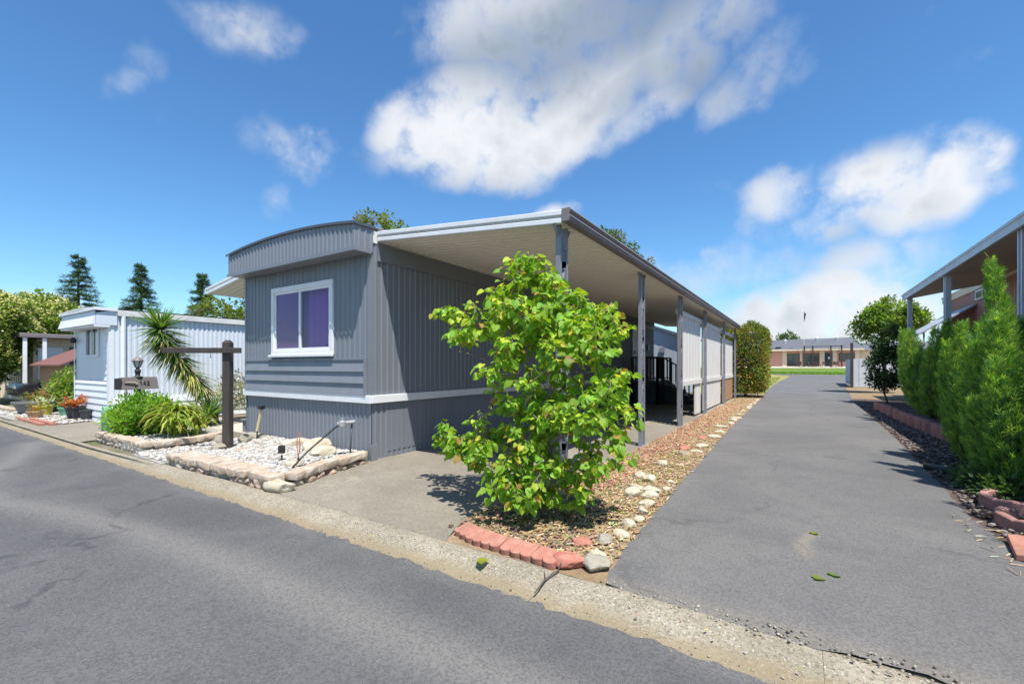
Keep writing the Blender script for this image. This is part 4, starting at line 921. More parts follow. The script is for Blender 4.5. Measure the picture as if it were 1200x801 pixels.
def shrub_core(L, r, c, q, n, size, cols, up=.3, shell=.55):
    for _ in range(n):
        u = unit(r); k = r.uniform(shell, 1.0) ** .7; p = np.array(c) + np.array(q) * u * k
        d = u + np.array([0, 0, up]) + unit(r) * .7
        L.put(p, d, np.array([0, 0, 1.]) + unit(r) * .7, size * r.uniform(.65, 1.3), jit(r, cols[r.choice(len(cols))], .25))
def twig_ball(base, c, q, n, r, mat, t, rb=.03, name='branches', stems=3):
    ends = [tuple(np.array(c) + np.array(q) * unit(r) * r.uniform(.4, .95)) for _ in range(n)]
    ends = [(e[0], e[1], max(e[2], base[2] + .1)) for e in ends]
    paths, _, _ = skeleton(base, ends, r, stems, .06, .004, rb); return branches(paths, name, mat, t, 5), ends
def clumpy(L, r, ends, spread, n, size, cols, up=.2):
    for e in ends:
        col = cols[r.choice(len(cols))]; m_ = r.uniform(.6, 1.4)
        for _ in range(int(n * m_)):
            u = unit(r); p = np.array(e) + u * spread * r.uniform(.1, 1) ** .6
            L.put(p, u + np.array([0, 0, up]) + unit(r) * .6, np.array([0, 0, 1.]) + unit(r) * .7, size * r.uniform(.6, 1.3), jit(r, col, .22))

# junipers along the right-hand side
def juniper(name, label, base, plumes, seed, n0=900, tint=1.0):
    t = thing(name, label, 'juniper', base, 'junipers along the right of the driveway'); r = np.random.RandomState(seed); L = Leaves(seed); b = B()
    for dx, dy, h, w, ox, oy in plumes:
        p0 = np.array([base[0] + dx * .35, base[1] + dy * .35, base[2]]); p1 = np.array([base[0] + dx + ox, base[1] + dy + oy, base[2] + h])
        mid = np.array([base[0] + dx, base[1] + dy, base[2] + h * .45])
        b.tube([p0, (p0 + mid) / 2 + unit(r) * .03, mid, (mid + p1) / 2, p1 - (p1 - mid) * .12], [.03, .025, .018, .011, .005], 6)
        nn = int(n0 * h * w / .35)
        for _ in range(nn):
            tt = r.beta(1.25, 1.15); a = (p0 * (1 - tt) + mid * tt) if tt < .0 else None
            c = p0 * (1 - tt) ** 2 + 2 * mid * tt * (1 - tt) + p1 * tt ** 2
            rad = w * (min(1, (tt + .10) / .28) ** .6) * (1 - tt ** 2.2 * .93); ang = r.uniform(0, 2 * math.pi); k = r.uniform(.25, 1.0) ** .45
            u = np.array([math.cos(ang), math.sin(ang), 0]); p = c + u * rad * k + np.array([0, 0, r.normal() * .03])
            if p[2] < base[2] + .04: continue
            d = u * r.uniform(.25, .75) + np.array([0, 0, 1.0]) + unit(r) * .28; sz = r.uniform(.075, .18) * (1.15 - .4 * tt)
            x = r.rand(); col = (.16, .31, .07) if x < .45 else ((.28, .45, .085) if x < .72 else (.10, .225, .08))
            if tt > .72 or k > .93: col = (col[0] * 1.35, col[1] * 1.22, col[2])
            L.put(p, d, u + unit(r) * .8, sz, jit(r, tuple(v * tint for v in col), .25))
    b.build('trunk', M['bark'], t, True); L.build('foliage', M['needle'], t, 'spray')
    return t
def plumes(seed, spec):
    r = random.Random(seed); out = []
    for (dx, dy, h, w) in spec: out.append((dx, dy, h, w, dx * .25 + r.uniform(-.06, .06), dy * .25 + r.uniform(-.06, .06)))
    return out
juniper('juniper', 'tallest feathery juniper at the right edge, with one narrow plume above the rest', (2.3, 7.35, 0), plumes(1, [(-.22, .28, 2.66, .19), (-.34, -.05, 1.95, .27), (.18, -.28, 1.95, .32), (.25, .25, 2.1, .30), (-.10, -.38, 1.85, .30), (-.46, .12, 1.7, .26), (.42, -.42, 2.0, .32), (.05, .1, 2.05, .3), (-.38, -.38, 1.45, .27), (-.2, .45, 1.95, .28), (.1, -.6, 1.7, .30), (-.52, -.15, 1.0, .22), (.75, -.1, 2.1, .38), (.5, .4, 2.0, .34)]), 21, 1700)
juniper('juniper', 'middle feathery juniper with an open top, between the tallest and the farthest', (2.28, 8.85, 0), plumes(2, [(-.30, -.05, 2.0, .25), (.0, .2, 2.02, .28), (.25, -.25, 1.95, .30), (-.12, -.34, 1.85, .28), (-.34, .22, 1.75, .24), (.3, .35, 2.05, .30), (-.10, .5, 1.75, .24), (.05, 0, 2.1, .26), (.5, .0, 2.1, .34), (.45, .7, 1.9, .30)]), 22, 1500)
juniper('juniper', 'farthest bushy juniper rising above the curved edging blocks', (2.95, 14.6, .16), plumes(3, [(-.5, -.2, 2.1, .34), (.1, .3, 2.25, .36), (.4, -.2, 2.2, .36), (-.2, -.6, 2.1, .34), (-.55, .35, 2.15, .34), (.35, .5, 2.3, .34), (0, 0, 2.3, .36), (-.62, .0, 1.7, .30), (.0, -.95, 1.9, .34), (-.4, 1.0, 2.15, .34), (.3, 1.2, 2.2, .36), (-.4, -.8, 1.6, .28)]), 23, 850)
juniper('juniper', 'juniper nearest the street, beside the scalloped blocks beyond the right edge', (2.55, 5.55, 0), plumes(4, [(-.30, .2, 2.25, .28), (.1, .25, 2.3, .3), (-.1, -.25, 2.1, .3), (-.45, -.05, 1.7, .26), (.3, 0, 2.35, .3)]), 24, 420)
# low broken juniper growth under the tall one
t = thing('ground_shrub', 'low dark green spreading shrub under the tallest juniper', 'shrub', (1.85, 7.3, 0)); r = np.random.RandomState(31); L = Leaves(31)
shrub_core(L, r, (1.80, 7.2, .10), (.28, .8, .16), 1100, .065, [(.07, .14, .045), (.09, .17, .05)], .4, .2); twig_ball((1.9, 7.3, 0), (1.8, 7.2, .1), (.25, .6, .1), 18, r, M['bark'], t, .012); L.build('foliage', M['leaf_dense'], t, 'oval')

# clipped red-tipped hedge at the left of the drive
t = thing('hedge', 'tall clipped red-tipped hedge at the rear end of the carport', 'hedge', (-2.2, 22.9, 0)); r = np.random.RandomState(41); L = Leaves(41)
cx, cy = -2.10, 23.3; hw, hd, hh = 1.0, 1.2, 3.15
_, ends = twig_ball((cx, cy, 0), (cx, cy, 1.7), (.7, 1.0, 1.3), 60, r, M['bark'], t, .06)
for _ in range(11500):
    u = r.uniform(-1, 1, 3); ax = r.choice(3); u[ax] = math.copysign(r.uniform(.80, 1.03) + .04 * math.sin(u[(ax+1) % 3] * 7) , u[ax])
    nrm = math.pow(abs(u[0]) ** 5 + abs(u[1]) ** 5 + abs(u[2]) ** 5, .2); v = u / nrm * max(.78, min(1.05, np.max(np.abs(u)))) * (1 + .035 * math.sin(u[0] * 5 + u[2] * 6) + .03 * math.sin(u[1] * 8 - u[2] * 4))
    z = hh / 2 + .12 + v[2] * hh / 2
    if z < .22: continue
    p = np.array([cx + v[0] * hw * (1 - .12 * (1 - z / hh)), cy + v[1] * hd, z]); x = r.rand(); redp = .20 + .25 * (math.sin(p[2] * 3 + p[0] * 4 + p[1] * 2) > .4)
    col = (.42, .16, .08) if x < redp * .45 else ((.38, .32, .07) if x < redp else ((.13, .19, .04) if x < .5 else (.28, .34, .06)))
    L.put(p, v + np.array([0, 0, .5]) + unit(r) * .6, v + unit(r) * .8, r.uniform(.07, .14), jit(r, col, .25))
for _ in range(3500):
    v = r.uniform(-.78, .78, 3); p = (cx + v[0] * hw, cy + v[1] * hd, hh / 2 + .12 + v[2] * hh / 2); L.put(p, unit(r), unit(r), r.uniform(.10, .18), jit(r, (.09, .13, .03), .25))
L.build('foliage', M['leaf_dense'], t, 'oval')

def broad_tree(name, label, base, H, crown, n_ends, n_leaf, size, cols, seed, spread, rb=.12, group=None, cat='tree', mat='leaf', flowers=None, bark='bark', stems=1, shape='oval'):
    t = thing(name, label, cat, base, group); r = np.random.RandomState(seed); L = Leaves(seed)
    ends = []
    for c, q, k in crown:
        for _ in range(int(n_ends * k)):
            u = unit(r) * r.uniform(.45, 1.0) ** .55; ends.append((base[0] + c[0] + q[0] * u[0], base[1] + c[1] + q[1] * u[1], max(base[2] + .15, base[2] + c[2] + q[2] * u[2])))
    paths, _, _ = skeleton(base, ends, r, stems, .12, .012, rb); branches(paths, 'trunk', M[bark], t, 7)
    clumpy(L, r, ends, spread, n_leaf, size, cols); L.build('crown', M[mat], t, shape)
    if flowers:
        Lf = Leaves(seed + 1)
        for e in ends:
            if r.rand() < flowers[1]:
                for _ in range(flowers[2]):
                    u = unit(r); u[2] = abs(u[2]); p = np.array(e) + u * spread * r.uniform(.85, 1.1); Lf.put(p, u + unit(r) * .8, np.array([0, 0, 1.]) + unit(r) * .5, size * r.uniform(.5, 1.0), jit(r, flowers[0], .12, .06))
        Lf.build('blossoms', M[mat], t, 'oval')
    return t
FLC = [(.10, .17, .03), (.16, .25, .04), (.22, .30, .05)]
broad_tree('flowering_tree', 'large creamy flowering tree at the far left edge, in front of the beige home', (-25.6, 3.4, 0), 4.3, [((0, .2, 2.7), (1.6, 1.0, 1.45), 1.0), ((.1, -.2, 1.5), (1.5, .9, .9), .6), ((-1.8, 0, 2.3), (1.7, 1.2, 1.5), .5)], 95, 110, .15, FLC, 51, .36, .16, flowers=((.68, .62, .36), .9, 60))
broad_tree('flowering_tree', 'creamy flowering tree rising behind the roof of the beige home', (-41.5, 7.8, 0), 6, [((0, 0, 4.3), (2.8, 1.9, 1.5), 1.0)], 90, 110, .24, FLC, 58, .55, .2, flowers=((.68, .62, .36), .9, 50))
broad_tree('tree', 'leafy green tree with light crown beside the right-hand carport end', (3.9, 30, 0), 5, [((0, 0, 3.85), (1.15, 1.15, 1.0), 1.0), ((-.7, -.2, 3.4), (.8, .8, .7), .4), ((.85, .1, 3.7), (.7, .8, .55), .4)], 60, 95, .16, [(.14, .20, .035), (.20, .32, .05), (.25, .36, .07)], 52, .30, .09)
broad_tree('shrub', 'dark glossy broad-leaved shrub on thin bare stems past the farthest juniper', (2.72, 21.4, 0), 3.2, [((0, 0, 1.4), (.58, .65, .85), 1.2), ((.12, .15, 2.35), (.45, .5, .6), .5), ((-.05, .3, .95), (.4, .5, .3), .3)], 36, 60, .12, [(.03, .075, .025), (.045, .10, .03), (.07, .13, .035)], 53, .22, .03, cat='shrub', mat='leaf_dense', stems=4)
broad_tree('tree', 'sparse yellow-green treetop showing above the home roof', (-22, 18.5, 0), 11, [((0, 0, 10.3), (1.0, 1.0, .9), .5), ((1.6, .4, 9.3), (.9, .9, .6), .4), ((-.6, 0, 9.2), (1.1, 1.0, .8), .5), ((0, 0, 7), (2.2, 2.2, 1.6), .8)], 40, 26, .24, [(.13, .19, .035), (.17, .22, .045), (.22, .17, .06)], 54, .40, .18)
broad_tree('tree', 'dark green treetop rising behind the carport roof edge', (-12.6, 36, 0), 12, [((-1.0, 0, 11.6), (1.6, 1.4, 1.2), .6), ((.4, 0, 10.7), (1.3, 1.4, .9), .5), ((1.7, 0, 9.5), (1.0, 1.3, .7), .4), ((0, 0, 7), (2.6, 2.4, 2), .8)], 40, 55, .26, [(.09, .14, .03), (.13, .18, .04), (.16, .15, .05)], 55, .48, .2)
broad_tree('tree', 'round yellow-green tree seen between the two homes', (-29, 13.4, 0), 6, [((0, 0, 3.9), (2.6, 2.2, 1.65), 1.0), ((2.0, .2, 3.3), (1.6, 1.5, 1.3), .4)], 50, 70, .22, [(.15, .20, .025), (.20, .25, .03), (.12, .17, .025)], 56, .42, .15)
broad_tree('tree', 'small distant green tree at the left end of the hall', (-2.1, 117, 1.3), 7, [((0, 0, 5.6), (2.2, 2, 2.0), 1.0)], 40, 45, .45, [(.07, .12, .03), (.10, .15, .04)], 57, .7, .2)

def conifer(label, base, H, W, seed):
    t = thing('conifer', label, 'conifer', base, 'conifers behind the pale blue home'); r = np.random.RandomState(seed); L = Leaves(seed); b = B()
    b.tube([base, (base[0], base[1], base[2] + H * .55), (base[0] + .05, base[1], base[2] + H)], [.22, .12, .02], 7)
    z = H * .12
    while z < H * .985:
        tt = z / H; n = 9; rad = W * (1 - tt) ** .8 * r.uniform(.8, 1.15) + .12
        for k in range(n):
            a = r.uniform(0, 6.28); l = rad * r.uniform(.6, 1.1); tip = np.array([base[0] + math.cos(a) * l, base[1] + math.sin(a) * l, base[2] + z - .10 * l + r.uniform(-.1, .1)])
            st = np.array([base[0], base[1], base[2] + z]); b.tube([st, tip], [.03, .008], 4)
            for q in range(int(28 + 44 * l)):
                s_ = r.uniform(.2, 1.02); p = st + (tip - st) * s_ + unit(r) * .10; d = (tip - st) / l * .7 + unit(r) * .6 + np.array([0, 0, .25])
                L.put(p, d, np.array([0, 0, 1.]) + unit(r) * .5, r.uniform(.15, .32), jit(r, (.05, .10, .045) if r.rand() < .6 else (.085, .145, .055), .25))
        z += H * .035
    b.build('trunk', M['bark'], t); L.build('needles', M['needle'], t, 'spray')
conifer('widest dark conifer, directly above the curved eave of the pale blue home', (-52, 12, 0), 11.1, 3.4, 61)
conifer('narrow dark conifer with a sharp top, between the two others', (-45.5, 14.3, 0), 10.0, 2.5, 62)
conifer('loose dark conifer nearest the awning of the grey home', (-40, 16.5, 0), 8.9, 2.2, 63)

# yuccas, bush and strap-leaved plants in the gravel beds
def yucca_trunk():
    t = thing('leaning_yucca', 'tall leaning yucca with spiky green head and shaggy yellowed lower leaves', 'yucca', (-11.35, 5.0, .08)); r = np.random.RandomState(71); L = Leaves(71); D_ = Leaves(72)
    pts = [np.array(p) for p in [(-11.35, 5.0, .05), (-11.42, 4.95, .45), (-11.6, 4.8, .95), (-11.85, 4.5, 1.5), (-12.05, 4.25, 1.95), (-12.12, 4.15, 2.25)]]
    b = B(); b.tube(pts, [.055, .05, .045, .042, .04, .035], 9); b.build('trunk', M['bark_pale'], t, True)
    head = pts[-1]
    for _ in range(230):
        u = unit(r); u[2] = u[2] * .75 + .35; u = u / np.linalg.norm(u); L.put(head + u * .03, u, np.array([0, 0, 1.]) + unit(r) * .3, r.uniform(.48, .78), jit(r, (.13, .25, .05) if r.rand() < .7 else (.17, .24, .06), .2))
    for i in range(800):
        s_ = r.uniform(.36, .97); k = min(4, int(s_ * 5)); f = s_ * 5 - k; p = pts[k] + (pts[k+1] - pts[k]) * f; ax = (pts[k+1] - pts[k]); ax /= np.linalg.norm(ax)
        u = unit(r); u -= ax * u.dot(ax); u /= np.linalg.norm(u) + 1e-6; d = u + ax * (-.55 + .75 * (s_ - .5) * 1.4) + np.array([0, 0, -.25])
        x = r.rand(); col = (.12, .20, .05) if x < .25 + .6 * (s_ > .6) else ((.46, .45, .14) if x < .75 else (.52, .44, .26))
        D_.put(p, d, np.array([0, 0, 1.]) + unit(r) * .3, r.uniform(.40, .70) * (.66 + .5 * s_), jit(r, col, .2))
    L.build('leaf_head', M['leaf_dense'], t, 'spike'); D_.build('lower_leaves', M['leaf_dense'], t, 'spike')
yucca_trunk()
t = thing('spiky_yucca', 'low spiky dark green yucca rosette behind the signpost', 'yucca', (-11.2, 4.74, .08)); r = np.random.RandomState(73); L = Leaves(73)
for _ in range(150):
    u = unit(r); u[2] = abs(u[2]) * .9 + .10; u /= np.linalg.norm(u); L.put(np.array([-11.2, 4.74, .22]) + u * .04, u, np.array([0, 0, 1.]) + unit(r) * .2, r.uniform(.5, .85), jit(r, (.09, .19, .055) if r.rand() < .7 else (.26, .34, .09), .2))
b = B(); b.lathe([(.07, 0), (.06, .2), (.02, .26)], (-11.2, 4.74, .06), 9); b.build('stem', M['bark'], t); L.build('leaves', M['leaf_dense'], t, 'spike')
t = thing('bush', 'rounded bright green leafy bush in front of the house number box', 'bush', (-10.9, 3.42, .08)); r = np.random.RandomState(74); L = Leaves(74)
_, ends = twig_ball((-10.9, 3.42, .05), (-10.95, 3.42, .43), (.72, .6, .40), 150, r, M['bark_pale'], t, .02, stems=5)
clumpy(L, r, ends, .17, 55, .072, [(.19, .36, .035), (.26, .42, .04), (.13, .27, .03)], .4); L.build('foliage', M['leaf'], t, 'oval')
t = thing('strap_leaf_plant', 'yellow-green strap-leaved plant arching beside the bright bush', 'plant', (-9.75, 3.72, .08)); r = np.random.RandomState(75); L = Leaves(75)
for cx, cy, n, s_ in ((-10.05, 3.72, 190, .55), (-9.75, 3.55, 90, .40), (-10.2, 3.85, 110, .48), (-9.65, 3.9, 60, .34)):
    for _ in range(n):
        a = r.uniform(0, 6.28); d = np.array([math.cos(a), math.sin(a), r.uniform(.0, 1.0)]); L.put((cx + r.normal() * .05, cy + r.normal() * .05, .12 + r.uniform(0, .18)), d, (0, 0, 1), s_ * r.uniform(.7, 1.25), jit(r, (.22, .31, .05) if r.rand() < .55 else ((.38, .42, .08) if r.rand() < .85 else (.40, .27, .08)), .2))
b = B(); b.lathe([(.12, 0), (.05, .12)], (-10.0, 3.75, .06), 8); b.build('stem', M['bark_pale'], t); L.build('leaves', M['leaf'], t, 'arch')
t = thing('white_shrub', 'upright shrub with whitish grey flowers against the rear of the grey home', 'shrub', (-12.75, 6.0, .05)); r = np.random.RandomState(76); L = Leaves(76)
_, ends = twig_ball((-12.75, 6.0, 0), (-12.75, 6.0, .68), (.5, .5, .58), 95, r, M['bark_pale'], t, .02, stems=5)
clumpy(L, r, ends, .13, 24, .075, [(.62, .60, .52), (.30, .31, .24), (.70, .68, .62), (.10, .11, .08)], .2); L.build('foliage', M['leaf_dense'], t, 'oval')
# plants and pots by the pale blue home
t = thing('tall_shrub', 'loose light green shrub growing against the pale blue home wall', 'shrub', (-18.9, 4.15, 0)); r = np.random.RandomState(81); L = Leaves(81)
_, ends = twig_ball((-18.9, 4.15, 0), (-18.7, 4.15, .70), (.85, .45, .66), 95, r, M['bark_pale'], t, .025, stems=5); clumpy(L, r, ends, .2, 40, .10, [(.20, .32, .05), (.30, .38, .07), (.14, .25, .04)], .4)
for _ in range(160): L.put(np.array(ends[r.choice(len(ends))]) + unit(r) * .1, unit(r) + np.array([0, 0, .4]), (0, 0, 1), .10, jit(r, (.50, .20, .05), .2))
L.build('foliage', M['leaf'], t, 'oval')
def potted(name, label, x, y, rr, h, potm, cols, lh, ln, size, shape, seed, prof=None):
    t = thing(name, label, 'potted plant', (x, y, .03), 'potted plants by the pale blue home'); r = np.random.RandomState(seed); L = Leaves(seed)
    b = B(); b.lathe(prof or [(rr * .7, 0), (rr, h * .88), (rr * 1.08, h * .88), (rr * 1.08, h), (rr * .95, h), (rr * .9, h * .85)], (x, y, .03), 16); p = b.build('pot', M[potm], t)
    b = B(); b.lathe([(rr * .9, h * .8), (rr * .9, h * .86)], (x, y, .03), 14); b.build('soil', M['soil'], p)
    for _ in range(ln):
        a = r.uniform(0, 6.28); d = np.array([math.cos(a), math.sin(a), r.uniform(.2, 1.6)]); k = r.uniform(0, 1); q = np.array([x, y, .03 + h * .9]) + d / np.linalg.norm(d) * lh * k * (1 if shape == 'oval' else .15)
        L.put(q, d + unit(r) * .4, (0, 0, 1), size * r.uniform(.7, 1.2), jit(r, cols[r.choice(len(cols))], .2))
    L.build('plant', M['leaf'], t, shape)
potted('potted_plant', 'wide grey bowl planter with yellow-green leaves', -18.9, 3.45, .48, .36, 'grey_pot', [(.20, .26, .05), (.16, .20, .06), (.36, .16, .08)], .35, 180, .13, 'oval', 82)
potted('potted_plant', 'bright yellow pot with white-green plant', -17.75, 3.4, .19, .30, 'yellow_pot', [(.22, .27, .06), (.55, .55, .42)], .3, 120, .10, 'oval', 83)
potted('potted_plant', 'tan pot with orange flowers at the gravel edge', -17.15, 3.12, .17, .20, 'tan_pot', [(.45, .17, .04), (.16, .2, .05), (.5, .35, .08)], .22, 120, .08, 'oval', 84)
potted('potted_plant', 'dark grey pot with red spiky plant beside the pale blue corner', -15.95, 3.62, .20, .34, 'dark_pot', [(.42, .10, .05), (.5, .2, .09)], .3, 130, .14, 'oval', 85)
potted('potted_plant', 'small empty-looking dark square-sided pot by the white lap boards', -15.5, 3.72, .13, .26, 'dark_pot', [(.1, .15, .04)], .05, 12, .05, 'oval', 86)
potted('potted_plant', 'green glazed pot with grassy leaves and pale blooms', -17.2, 3.75, .2, .25, 'mint', [(.16, .24, .05), (.24, .28, .06), (.5, .5, .4)], .3, 90, .32, 'arch', 87)
potted('potted_plant', 'low clay pot with reddish croton leaves against the shed', -19.6, 3.95, .22, .3, 'tan_pot', [(.42, .18, .09), (.5, .28, .12), (.22, .1, .05)], .5, 150, .13, 'oval', 88)

# ------------------------------------------------------------------ stones
def ico(sub):
    t = (1 + 5 ** .5) / 2; v = [(-1,t,0),(1,t,0),(-1,-t,0),(1,-t,0),(0,-1,t),(0,1,t),(0,-1,-t),(0,1,-t),(t,0,-1),(t,0,1),(-t,0,-1),(-t,0,1)]
    v = [Vector(p).normalized() for p in v]; f = [(0,11,5),(0,5,1),(0,1,7),(0,7,10),(0,10,11),(1,5,9),(5,11,4),(11,10,2),(10,7,6),(7,1,8),(3,9,4),(3,4,2),(3,2,6),(3,6,8),(3,8,9),(4,9,5),(2,4,11),(6,2,10),(8,6,7),(9,8,1)]
    for _ in range(sub):
        c = {}; nf = []
        def mid(a, b):
            k = (min(a, b), max(a, b))
            if k not in c: v.append(((v[a] + v[b]) / 2).normalized()); c[k] = len(v) - 1
            return c[k]
        for a, b_, d in f: x, y, z = mid(a, b_), mid(b_, d), mid(d, a); nf += [(a, x, z), (b_, y, x), (d, z, y), (x, y, z)]
        f = nf
    return v, f
ICO0, ICO1, ICO3 = ico(0), ico(1), ico(3)
from mathutils import noise as mnoise
def rock_mesh(b, c, q, rz_, seed, cuts=7, rough=.16, flat=.78, ic=None):
    r = random.Random(seed); V, F = ic or ICO3; pl = []
    for _ in range(cuts):
        n = Vector((r.gauss(0, 1), r.gauss(0, 1), r.gauss(0, 1))).normalized(); pl.append((n, r.uniform(flat - .12, flat + .12)))
    off = Vector((r.uniform(0, 50), r.uniform(0, 50), r.uniform(0, 50))); out = []
    for p in V:
        s_ = p.copy()
        for n, d in pl:
            k = s_.dot(n)
            if k > d: s_ -= n * (k - d) * .9
        s_ *= 1 + rough * mnoise.noise(p * 1.6 + off) + rough * .35 * mnoise.noise(p * 5 + off)
        x, y = rot2(s_.x * q[0], s_.y * q[1], rz_); out.append((c[0] + x, c[1] + y, c[2] + s_.z * q[2]))
    n0 = b.add(out)
    for f in F: b.face(tuple(n0 + i for i in f))
def rock(name, label, group, x, y, q, seed, mat, z=0., rzv=None, sink=.35, cuts=7, cat='stone', flat=.78):
    b = B(); rr = random.Random(seed); rock_mesh(b, (0, 0, 0), q, rr.uniform(0, 3.1) if rzv is None else rzv, seed, cuts, flat=flat)
    o = b.build(name, M[mat], None, True); o.location = (x, y, z + q[2] * (1 - sink)); return tagp(o, label, cat, group)
# border stones between the planting strip and the driveway
G1 = 'stones edging the planting strip'
PALE = 'pale round border stone along the driveway edge of the planting strip'
spec = [(-1.46, 3.30, .10, .08, .045, 'red_rock', 'broken red edging piece behind the pale stones near the kerb'),
 (-1.33, 3.45, .11, .085, .05, 'grey_rock', 'flat grey stone beside the driveway between pale stones near the kerb'), (-1.26, 3.13, .075, .06, .045, 'pale_rock', 'small pale stone just behind the big grey corner stone'),
 (-1.25, 3.62, .09, .065, .05, 'pale_rock', PALE), (-1.28, 3.9, .085, .06, .05, 'pale_rock', PALE), (-1.24, 4.08, .075, .06, .04, 'pale_rock', PALE), (-1.28, 4.32, .08, .055, .05, 'pale_rock', PALE), (-1.31, 4.58, .11, .06, .05, 'pale_rock', PALE),
 (-1.36, 4.86, .12, .07, .06, 'pale_rock', PALE), (-1.52, 4.80, .12, .10, .08, 'pale_rock', 'round pale stone in the middle of the stone cluster beside the tree'), (-1.40, 5.08, .13, .08, .06, 'pale_rock', PALE), (-1.58, 5.12, .14, .07, .05, 'pale_rock', 'long pale stone at the back of the cluster beside the tree'),
 (-1.55, 5.55, .11, .09, .075, 'pale_rock', 'right one of two pale round stones beyond the cluster'), (-1.70, 5.64, .10, .09, .07, 'pale_rock', 'left one of two pale round stones beyond the cluster'), (-1.28, 5.25, .07, .06, .04, 'pale_rock', PALE), (-1.31, 5.6, .06, .05, .03, 'pale_rock', PALE),
 (-1.64, 6.55, .10, .09, .06, 'pale_rock', 'lone brown-bottomed pale stone halfway along the strip'), (-1.44, 6.7, .09, .06, .02, 'pale_rock', 'thin flat pale stone halfway along the strip'),
 (-1.56, 7.6, .20, .09, .03, 'grey_rock', 'flat grey-brown stone slab beside the red slab'), (-1.42, 7.85, .14, .09, .03, 'pale_rock', PALE), (-1.66, 8.1, .26, .10, .04, 'red_rock', 'long red-brown stone slab lying across the strip'), (-1.42, 8.3, .15, .10, .06, 'pale_rock', PALE),
 (-1.60, 9.4, .16, .10, .04, 'red_rock', 'small reddish stone farther along the strip'), (-1.41, 9.6, .16, .09, .05, 'pale_rock', PALE), (-1.42, 10.4, .14, .1, .05, 'pale_rock', PALE), (-1.5, 11.3, .18, .1, .05, 'pale_rock', PALE), (-1.40, 12.1, .13, .09, .05, 'pale_rock', PALE)]
y = 12.8; rr = random.Random(9)
while y < 22: spec.append((-1.42 + rr.uniform(-.05, .05), y, rr.uniform(.09, .17), rr.uniform(.07, .11), rr.uniform(.03, .06), 'pale_rock', PALE)); y += rr.uniform(.6, 1.3)
for i, (x, y, a, b_, c, mt, lb) in enumerate(spec): rock('border_stone', lb, G1, x, y, (a * .85, b_ * .85, c * .9), 100 + i, mt, .0, None, .5)
rock('corner_stone', 'large grey angular stone at the kerb corner of the planting strip', G1, -1.21, 2.97, (.105, .11, .06), 99, 'grey_rock', .0, .7, .4, 9)
# red scalloped edging bricks by the kerb
def scallop(name, label, x, y, rzv, L_=.30, n=2, tilt=.2, mat='terracotta', group=None):
    poly = []; h = .065; w = L_ / n
    for k in range(n):
        for j in range(9): a = math.pi - math.pi * j / 8; poly.append((-L_ / 2 + w * (k + .5) + w * .5 * math.cos(a), -h + -.034 * math.sin(a)))
    poly += [(L_ / 2, h), (-L_ / 2, h)]
    b = B(); b.prism(poly, lambda u, v, t: (u, v, t), 0, .055); o = b.build(name, M[mat], None, False, .006); o.location = (x, y, .02); o.rotation_euler = (tilt, 0, rzv); return tagp(o, label, 'edging brick', group)
G2 = 'red scalloped edging bricks by the kerb'
scallop('edging_brick', 'leftmost red scalloped edging brick, cracked and set at an angle', -2.30, 2.95, -.35, .26, 3, .25, group=G2)
scallop('edging_brick', 'second red scalloped edging brick from the left beside the kerb', -2.06, 2.90, -.06, .27, 3, .22, group=G2)
scallop('edging_brick', 'third red scalloped edging brick from the left beside the kerb', -1.775, 2.885, -.04, .28, 3, .24, group=G2)
scallop('edging_brick', 'fourth red scalloped edging brick, end of the straight run', -1.53, 2.87, -.09, .20, 2, .2, group=G2)
rock('broken_brick', 'broken red brick lump beside the large grey corner stone', G2, -1.385, 2.89, (.125, .09, .06), 97, 'red_rock', .0, .2, .3, 9, 'edging brick')

# block borders of the gravel beds
def block(name, label, group, p, d, L_, W_, h, z, seed, mat, jitter=.017):
    """rough concrete block: long axis along d"""
    r = random.Random(seed); d = Vector((d[0], d[1], 0)).normalized(); s_ = Vector((-d.y, d.x, 0)); nx, ny, nz = 6, 4, 3; b = B(); idx = {}
    off = Vector((r.uniform(0, 99), r.uniform(0, 99), 0))
    def pt(i, j, k):
        if (i, j, k) in idx: return idx[(i, j, k)]
        u, v, w = -1 + 2 * i / nx, -1 + 2 * j / ny, k / nz
        q = Vector((u * L_ / 2, v * W_ / 2, w * h)); n = mnoise.noise_vector(q * 9 + off); q += n * jitter * (1.3 if k < nz else .6)
        if i in (0, nx): q.x *= .985 if k in (1, 2) else .955
        if j in (0, ny): q.y *= .98 if k in (1, 2) else .92
        w_ = d * q.x + s_ * q.y; idx[(i, j, k)] = b.add([(w_.x, w_.y, q.z)]); return idx[(i, j, k)]
    for i in range(nx):
        for j in range(ny): b.face((pt(i, j, nz), pt(i+1, j, nz), pt(i+1, j+1, nz), pt(i, j+1, nz))); b.face((pt(i, j, 0), pt(i, j+1, 0), pt(i+1, j+1, 0), pt(i+1, j, 0)))
    for k in range(nz):
        for i in range(nx): b.face((pt(i, 0, k), pt(i+1, 0, k), pt(i+1, 0, k+1), pt(i, 0, k+1))); b.face((pt(i+1, ny, k), pt(i, ny, k), pt(i, ny, k+1), pt(i+1, ny, k+1)))
        for j in range(ny): b.face((pt(0, j+1, k), pt(0, j, k), pt(0, j, k+1), pt(0, j+1, k+1))); b.face((pt(nx, j, k), pt(nx, j+1, k), pt(nx, j+1, k+1), pt(nx, j, k+1)))
    o = b.build(name, M[mat], None, False, .006); o.location = (p[0], p[1], z); return tagp(o, label, 'edging stone', group)
